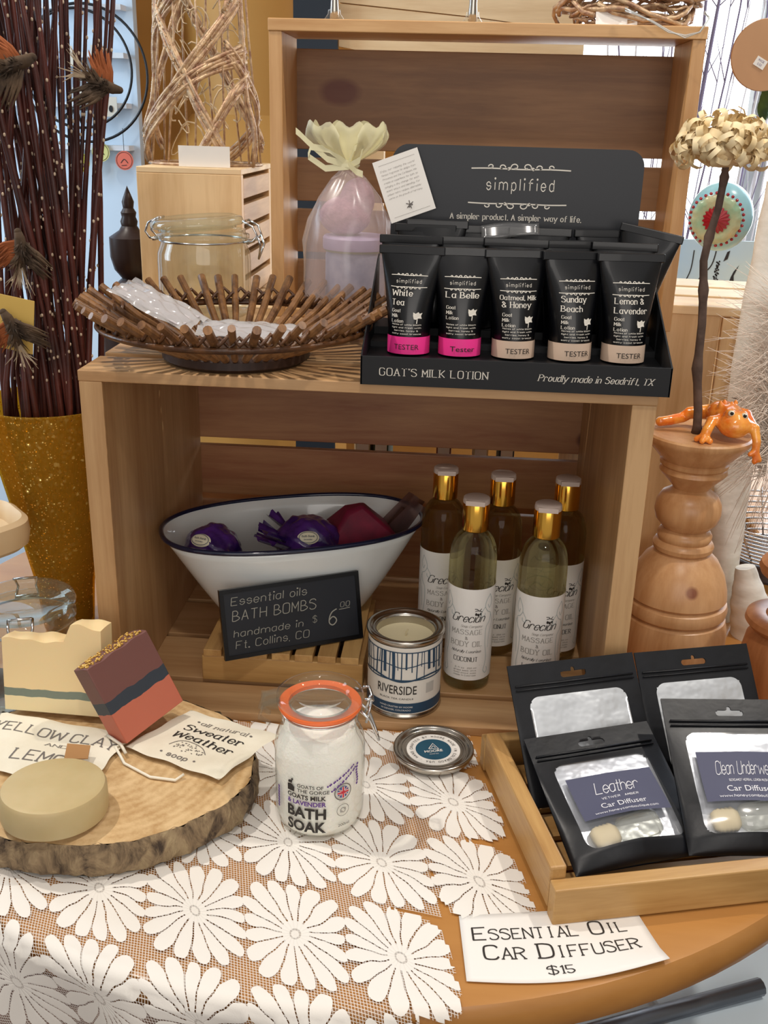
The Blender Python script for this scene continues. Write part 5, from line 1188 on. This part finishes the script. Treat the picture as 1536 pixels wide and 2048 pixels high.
M_aqua = mat('aqua_enamel', '7fb6c4', .25, vary=('a9d4dc', 14), coat=.5); M_cg = mat('cream_green_enamel', 'cdbf95', .3, vary=('8db79a', 30), bump=(60, .6, .002)); M_red = mat('ruby_enamel', '9c1224', .2, coat=.5)
GC = Vector((.3665, .47, .4135))
t = thing('painted_globe', 'turquoise painted globe with cream and ruby flower face, behind the twig', 'globe ornament', GC, rot=(rad(6), 0, rad(-14)))
g = G(); g.ell((0, 0, 0), (.036, .026, .039), 28); obj('globe', g, M_aqua, t, smooth=True)
mF = Matrix.Rotation(rad(90), 4, 'X'); mF.translation = Vector((-.004, -.016, .001))
g = G().lathe([(0, .010), (.010, .011), (.020, .0125), (.0265, .0115), (.0275, .008), (.0265, .004)], 64, mF, wob=lambda a, z: 1+.03*sin(a*16), cap=False); f_ = obj('flower_face', g, M_cg, t, smooth=True)
g = G().lathe([(0, .0165), (.004, .0150), (.010, .0135), (.0142, .0125)], 64, mF, wob=lambda a, z: 1+.10*sin(a*18), cap=False); obj('ruby_center', g, M_red, t, smooth=True)
for k_ in range(30):
    a = 2*pi*k_/30; obj('ruby_bead', G().lathe([(0, .0022), (.0013, .0016), (.0019, 0)], 8, Matrix.Translation((-.004+.0292*cos(a), -.0255+.004*abs(cos(a)), .001+.0292*sin(a))) @ Matrix.Rotation(rad(90), 4, 'X'), cap=False), M_red, t, smooth=True)
t = thing('wooden_disc', 'round tan wooden disc with white price sticker hanging at upper right', 'wooden disc', (.3475, .30, .5740))
obj('disc', G().lathe([(0, -.002), (.0312, -.002), (.0318, 0), (.0312, .002), (0, .002)], 64, Matrix.Rotation(rad(90), 4, 'X')), mat('smooth_tan_wood', 'c2946a', .45, vary=('b2845c', 12, (1, 1, .1))), t, smooth='auto')
Ms_ = Matrix.Translation((-.004, -.0024, -.007)) @ Matrix.Rotation(rad(28), 4, 'Y')
obj('price_sticker', G().box(-.0055, .0055, -.0003, .0003, -.0042, .0042, Ms_), M_whitep, t)
g = G(); ff = lambda u, v: tuple(Ms_ @ Vector((u, -.0006, v))); letter(g, 'MADE', .0017, 'sans', 0, .001, ff); letter(g, '5.50', .0017, 'sans', 0, -.0024, ff); obj('sticker_print', g, mat('violet_ink', '8a7f9e', .6), t)
obj('cord', G().tube([(0, 0, .031), (.002, 0, .06), (0, 0, .20)], .0006, 5), M_cord, t)
t = thing('leaf_sprig', 'dark green leaf hanging at the right edge below the wooden disc', 'leaf', (.3725, .36, .565)); 
for k_ in range(4): obj('leaf', G().grid(6, 8, lambda u, v, k_=k_: ((u-.5)*.016*sin(pi*(v*.9+.08)), .004*k_-.006+.003*cos(u*6), -.030*v-.007*k_)), mat('leaf_green', '2c4a2a', .5, vary=('46632f', 60)), t, smooth=True)
# ---------------------------------------------------------------- things on top of the tall crate
ZT = H+HH+.0003
for x, lb in ((-.0637, 'small glass and metal candle holder foot on the tall crate top, left of the two'), (.0705, 'small glass and metal candle holder foot on the tall crate top, right of the two')):
    t = thing('candle_holder', lb, 'candle holder', (x, .315, ZT), group='candle holders on the tall crate')
    obj('glass_foot', G().lathe([(0, 0), (.0100, 0), (.0110, .0015), (.0095, .004), (.0065, .008), (.006, .012)], 32, cap=False), M_glass, t, smooth=True)
    obj('metal_stem', G().lathe([(0, .003), (.0045, .004), (.0042, .012), (.0036, .02), (.0044, .035), (.006, .055), (.006, .075), (0, .075)], 24), M_steel, t, smooth=True)
random.seed(71); t = thing('wicker_nest', 'glittering twig nest with light string on the right end of the tall crate', 'nest', (.2180, .312, ZT))
g = G()
for i in range(120):
    a0 = random.uniform(0, 6.3); L_ = random.uniform(1.2, 2.6); r_ = random.uniform(.045, .064); z_ = random.uniform(.004, .095); P = [((r_+.004*sin(q+i))*cos(a0+L_*q/10)*1.05, (r_+.004*sin(q+i))*sin(a0+L_*q/10)*.62, max(.002, z_+random.uniform(-.002, .002)+.012*sin(q*.5+i)*(i % 2))) for q in range(11)]; g.tube(P, random.uniform(.0012, .0026), 6)
o = obj('twigs', g, M_wick, t, smooth=True); o['kind'] = 'stuff'
P = [Vector((-.01, -.05, .012)), Vector((.015, -.054, .002)), Vector((.03, -.056, -.006)), Vector((.045, -.057, -.010)), Vector((.058, -.055, -.006)), Vector((.066, -.050, .006)), Vector((.064, -.035, .012))]
g = G()
for s in (-1, 1): g.tube([q+Vector((0, -.0004, s*.0010*cos(i*2))) for i, q in enumerate(P)], .0008, 6)
obj('light_string', g, clear('clear_cable', (.9, .92, .88), .2, .1, .3), t, smooth=True)
t = thing('price_tag', 'blank white price card in front of the twig nest on the tall crate', 'tag', (.184, .274, ZT), rot=(rad(-22), 0, 0)); obj('card', G().box(0, .038, 0, .0006, 0, .012), M_whitep, t)
# ---------------------------------------------------------------- background display left
M_disp = mat('display_white_daylit', 'cfe0f0', .7); M_rail = mat('rail_white', 'dfe4ea', .5); M_blk = mat('black_wire', '121216', .4)  # blue cast of the daylight is put into the white board's colour
t = thing('display_board', 'tall white display board with narrow rails behind the willow', 'display board', (-1.15, 1.0, -.75))
obj('panel', G().box(0, .675, .0, .02, 0, 1.9), M_disp, t)
for z in (1.20, 1.265, 1.34, 1.41): obj('rail', G().box(.02, .665, -.03, 0, z, z+.008), M_rail, t)
for (x, z, r_) in ((-.545, .565, .102), (-.556, .572, .088)):
    t = thing('wire_hoop', 'black wire hoop hanging on the white display board, %s of the two' % ('larger' if r_ > .09 else 'smaller'), 'hoop', (x, .955, z)); obj('hoop_wire', G().tube([(r_*cos(2*pi*k_/64), 0, r_*sin(2*pi*k_/64)) for k_ in range(64)], .0022, 6, closed=True), M_blk, t, smooth=True)
t = thing('dragonfly_ornament', 'black wire dragonfly inside the hoops on the display board', 'dragonfly', (-.560, .95, .507), rot=(0, rad(-20), 0))
g = G(); capsules(g, [((0, 0, .010), .003), ((0, 0, -.004), .0024), ((0, 0, -.028), .0012)]); obj('body', g, M_blk, t, smooth=True)
for s in (-1, 1):
    for dz in (.010, -.002): obj('wing', G().lathe([(0, 0), (.001, 0)], 20, Matrix.Translation((s*.015, 0, .004+dz)) @ Matrix.Rotation(s*rad(-25 if dz > 0 else 15), 4, 'Y') @ Matrix.Rotation(rad(90), 4, 'X') @ Matrix.Diagonal((13, 4, 1, 1))), M_blk, t, solid=.0008)
for i, (x, z, lb) in enumerate(((-.600, .610, 'first'), (-.575, .606, 'second'), (-.525, .608, 'third'), (-.560, .545, 'fourth'), (-.508, .532, 'fifth'), (-.640, .612, 'sixth'))):
    nm = ('left of the upper rail', 'beside the hoop top', 'right of the upper rail', 'middle rail inside the hoop', 'right end of the middle rail', 'far left of the upper rail')[i]
    t = thing('earring_card', 'small cream earring card on the display board, '+nm, 'earring card', (x, .962, z), group='earring cards on the display board'); obj('card', G().box(-.010, .010, 0, .001, -.030, 0), mat('card_cream', 'd9d2c4', .7), t)
    obj('earring', G().lathe([(0, 0), (.004, 0), (.004, .001), (0, .001)], 16, Matrix.Translation((0, -.0005, -.018)) @ Matrix.Rotation(rad(90), 4, 'X') @ Matrix.Diagonal((.8, 1.3, 1, 1))), M_blk if i > 3 else M_steel, t)
t = thing('info_card', 'pale blue printed notice on the display board inside the hoops', 'notice', (-.628, .960, .575)); obj('card', G().box(0, .048, 0, .001, -.038, .020), mat('notice_blue', 'b9cbe6', .7), t)
g = G(); f = lambda u, v: (u, -.0003, v); letter(g, 'Handmade', .004, 'font', .024, .010, f, sx=.036)
for i in range(4): letter(g, 'sterling silver, natural stones', .0016, 'sans', .024, .003-.007*i, f, sx=.04)
obj('lettering', g, mat('notice_ink', '4b5f8c', .6), t)
for (x, z, c_, lb) in ((-.566, .430, 'd9d24a', 'yellow round tag low on the display board'), (-.531, .447, 'd6d38a', 'pale green round tag hanging below the hoops'), (-.492, .435, 'e0705a', 'coral and white round tag hanging near the wicker tower')):
    t = thing('round_tag', lb, 'tag', (x, .965, z)); obj('disc', G().lathe([(0, 0), (.015, 0), (.015, .001), (0, .001)], 32, Matrix.Rotation(rad(90), 4, 'X')), mat('tag_'+c_, c_, .6), t)
    g = G(); f = lambda u, v: (u, -.0015, v); ring2(g, 0, 0, .013, .0007, f); line2(g, [(-.006, -.004), (0, .002), (.006, -.004)], .0012, f); line2(g, [(-.005, -.008), (.004, -.007)], .001, f); obj('drawing', g, M_ink, t)
    obj('string', G().tube([(0, 0, .015), (0, 0, .05)], .0005, 4), M_blk, t)
M_dk = mat('dark_carved_wood', '2e1c16', .4)
t = thing('carved_ornament', 'dark carved wooden ornament peeking out behind the small crate', 'ornament', (-.318, .43, .0)); obj('carved_body', G().lathe([(0, 0), (.04, 0), (.04, .30), (.012, .325), (.020, .335), (.024, .350), (.024, .372), (.012, .380), (.009, .385), (.010, .390), (.008, .395), (.009, .400), (.006, .405), (.007, .412), (.004, .420), (0, .43)], 32), M_dk, t, smooth='auto')
# scalloped pale wood dish on the left edge
t = thing('scalloped_dish', 'pale wooden dish with wavy edge on a stand, cut off by the left edge', 'dish', (-.352, .03, .0003))
pr = [(0, .142), (.043, .142), (.049, .147), (.051, .158), (.050, .168), (.045, .171), (.041, .167), (.038, .156), (0, .152)]
obj('dish', G().lathe(pr, 80, wob=lambda a, z: 1+.05*sin(a*5+1)), mat('pale_maple', 'd8bf9a', .5, vary=('c8aa80', 8)), t, smooth='auto')
obj('stand', G().lathe([(0, 0), (.028, 0), (.028, .004), (.008, .010), (.007, .13), (.02, .1425), (0, .1425)], 32), mat('dark_stand', '4a3424', .5), t, smooth='auto')
# ---------------------------------------------------------------- background centre: plank, dark panel, books
t = thing('wooden_shelf_board', 'wide pale wooden plank propped across the wall behind the tall crate', 'plank', (-.13, .90, .60))
g = G(); g.prism([(0, .010), (.13, -.012), (.365, -.004), (.365, .035), (.20, .052), (.0, .068)], 0, .02); g.prism([(0, .070), (.20, .054), (.36, .036), (.36, .20), (0, .20)], .002, .02); obj('boards', g, W_pale_x, t)
obj('post', G().box(.03, .07, .02, .05, -1.35, .0), W_pale_x, t)
t = thing('dark_panel', 'narrow blue-black upright panel behind the tall crate top left', 'panel', (-.196, .88, -.75)); obj('panel', G().box(0, .066, 0, .015, 0, 1.7), mat('blue_black', '1d2630', .6), t)
t = thing('gold_vessel', 'big brass-gold rounded vessel glowing behind the wicker tower', 'vessel', (-.30, 1.15, -.75)); obj('vessel_body', G().lathe([(0, 0), (.16, 0), (.16, .9), (.18, 1.05), (.18, 1.18), (.12, 1.26), (.13, 1.40), (.16, 1.50), (0, 1.5)], 64), mat('aged_gold', 'c8934c', .5, .1), t, smooth='auto')
random.seed(80)
for i, (x, c_, h_, lb) in enumerate(((-.06, 'd8c9a8', .165, 'cream book'), (-.035, '3a4a34', .155, 'green book'), (.05, '7a3a2a', .17, 'rust book'), (.10, 'c9b48a', .168, 'tan book'), (.135, '2b2f3a', .16, 'navy book'))):
    t = thing('book', lb+' seen through the slats behind the large crate', 'book', (x, .545, .0003), rz=0); obj('cover', G().box(0, .02, 0, .10, 0, h_), mat('cover_'+c_, c_, .6), t, bevel=.001)
    obj('pages', G().box(.002, .018, -.0004, .099, .003, h_+.0004), M_whitep, t)
# ---------------------------------------------------------------- window side: twigs, art card, basket
random.seed(90); M_tw = mat('grey_twig', '8f86a0', .8); M_tww = mat('flocked_twig', 'efeff2', .8)
t = thing('twig_pot', 'pot of tall twigs in front of the bright window', 'pot', (.46, 1.22, -.75)); obj('pot', G().lathe([(0, 0), (.07, 0), (.09, .5), (.085, .5), (.065, .01), (0, .01)], 32), M_rail, t, smooth='auto')
for k_ in range(26):
    x0 = .46+random.uniform(-.05, .05); x1 = random.uniform(.24, .72); P = []; ph_ = random.uniform(0, 6); y0 = 1.22+random.uniform(-.05, .05)
    for i in range(16): q = i/15; P.append((x0+(x1-x0)*q+.012*sin(q*9+ph_), y0+.01*sin(q*7), -.70+1.75*q+0))
    g = G(); r_ = random.choice((.0012, .0016, .0022, .0035)); g.tube(P, [r_*(1.2-.6*i/15) for i in range(16)], 5)
    for i in range(8, 15):
        a = Vector(P[i]); d = Vector((random.uniform(-.05, .05), 0, random.uniform(.04, .10))); g.tube([a, a+d*.5, a+d], [.0012, .001, .0004], 4)
    o = obj('bare_twig', g, M_tw if k_ % 3 else M_tww, None, smooth=True); tag(o, 'tall bare %s twig in front of the bright window' % ('grey' if k_ % 3 else 'white-flocked'), 'twig', 'bare %s twigs at the window' % ('grey' if k_ % 3 else 'white'))
t = thing('bird_art_card', 'pale blue panel painted with dark birds and lavender below the globe', 'art panel', (.37, .80, .05))
obj('panel', G().box(0, .20, 0, .006, 0, .305), mat('art_blue', 'a9c6de', .6, vary=('cfdad0', 5)), t)
g = G(); f = lambda u, v: (u, -.0005, v)
line2(g, [(.045, .22), (.055, .25), (.07, .27), (.075, .30)], .0018, f); line2(g, [(.03, .235), (.04, .26), (.042, .29)], .0016, f)
for k_ in range(40): disc2(g, .079+random.uniform(-.006, .006)*(1-k_/60), .232+k_*.0011, .0014, f, 6)
g.add([f(.100+x, .245+z) for x, z in ((-.002, 0), (.003, -.012), (.006, -.004), (.004, .010), (.010, .026), (.003, .016), (0, .008))], [tuple(range(7))]); g.add([f(.086+x, .275+z) for x, z in ((0, 0), (.004, .014), (.008, .016), (.006, .004))], [(0, 1, 2, 3)])
obj('painted_birds', g, M_ink, t)
g = G(); g.add([f(.008+x, .215+z) for x, z in ((0, 0), (.004, .012), (.010, .022), (.008, .008), (.012, -.004))], [tuple(range(5))]); obj('painted_flower', g, mat('magenta_paint', 'b03a6a', .6), t)
t = thing('wire_basket', 'shiny wire basket on the table behind the birch log at right', 'basket', (.475, .42, .0003))
g = G()
for k_ in range(9): r_ = .055+.004*k_; z_ = .022+.006*k_; g.tube([(r_*cos(2*pi*q/48), r_*sin(2*pi*q/48), z_) for q in range(48)], .0013, 5, closed=True)
for q in range(16): a = 2*pi*q/16; g.tube([(.05*cos(a), .05*sin(a), .018), (.089*cos(a), .089*sin(a), .074)], .0012, 5)
obj('wire', g, M_chrome, t, smooth=True); obj('base', G().lathe([(0, 0), (.06, 0), (.068, .006), (.060, .02), (0, .02)], 40), M_dk, t, smooth='auto')
# below the table edge at lower right
t = thing('storage_box', 'white plastic storage box on the floor below the table edge', 'box', (.52, .20, -.75), rz=rad(24))
obj('box_body', G().box(-.20, .30, -.17, .25, 0, .33), mat('pale_blue_white', 'd3e4f0', .4), t, bevel=.004); obj('box_lid', G().box(-.21, .31, -.18, .26, .33, .345), mat('pale_blue_lid', 'dcebf5', .3), t, bevel=.004)
o = obj('chair_rail', G().tube([(.12, -.02, -.46), (.25, .06, -.40), (.45, .14, -.395)], .010, 10), mat('grey_metal', '7a7f88', .35, .8), None, smooth=True); tag(o, 'grey metal rail running under the table edge at lower right', 'rail')
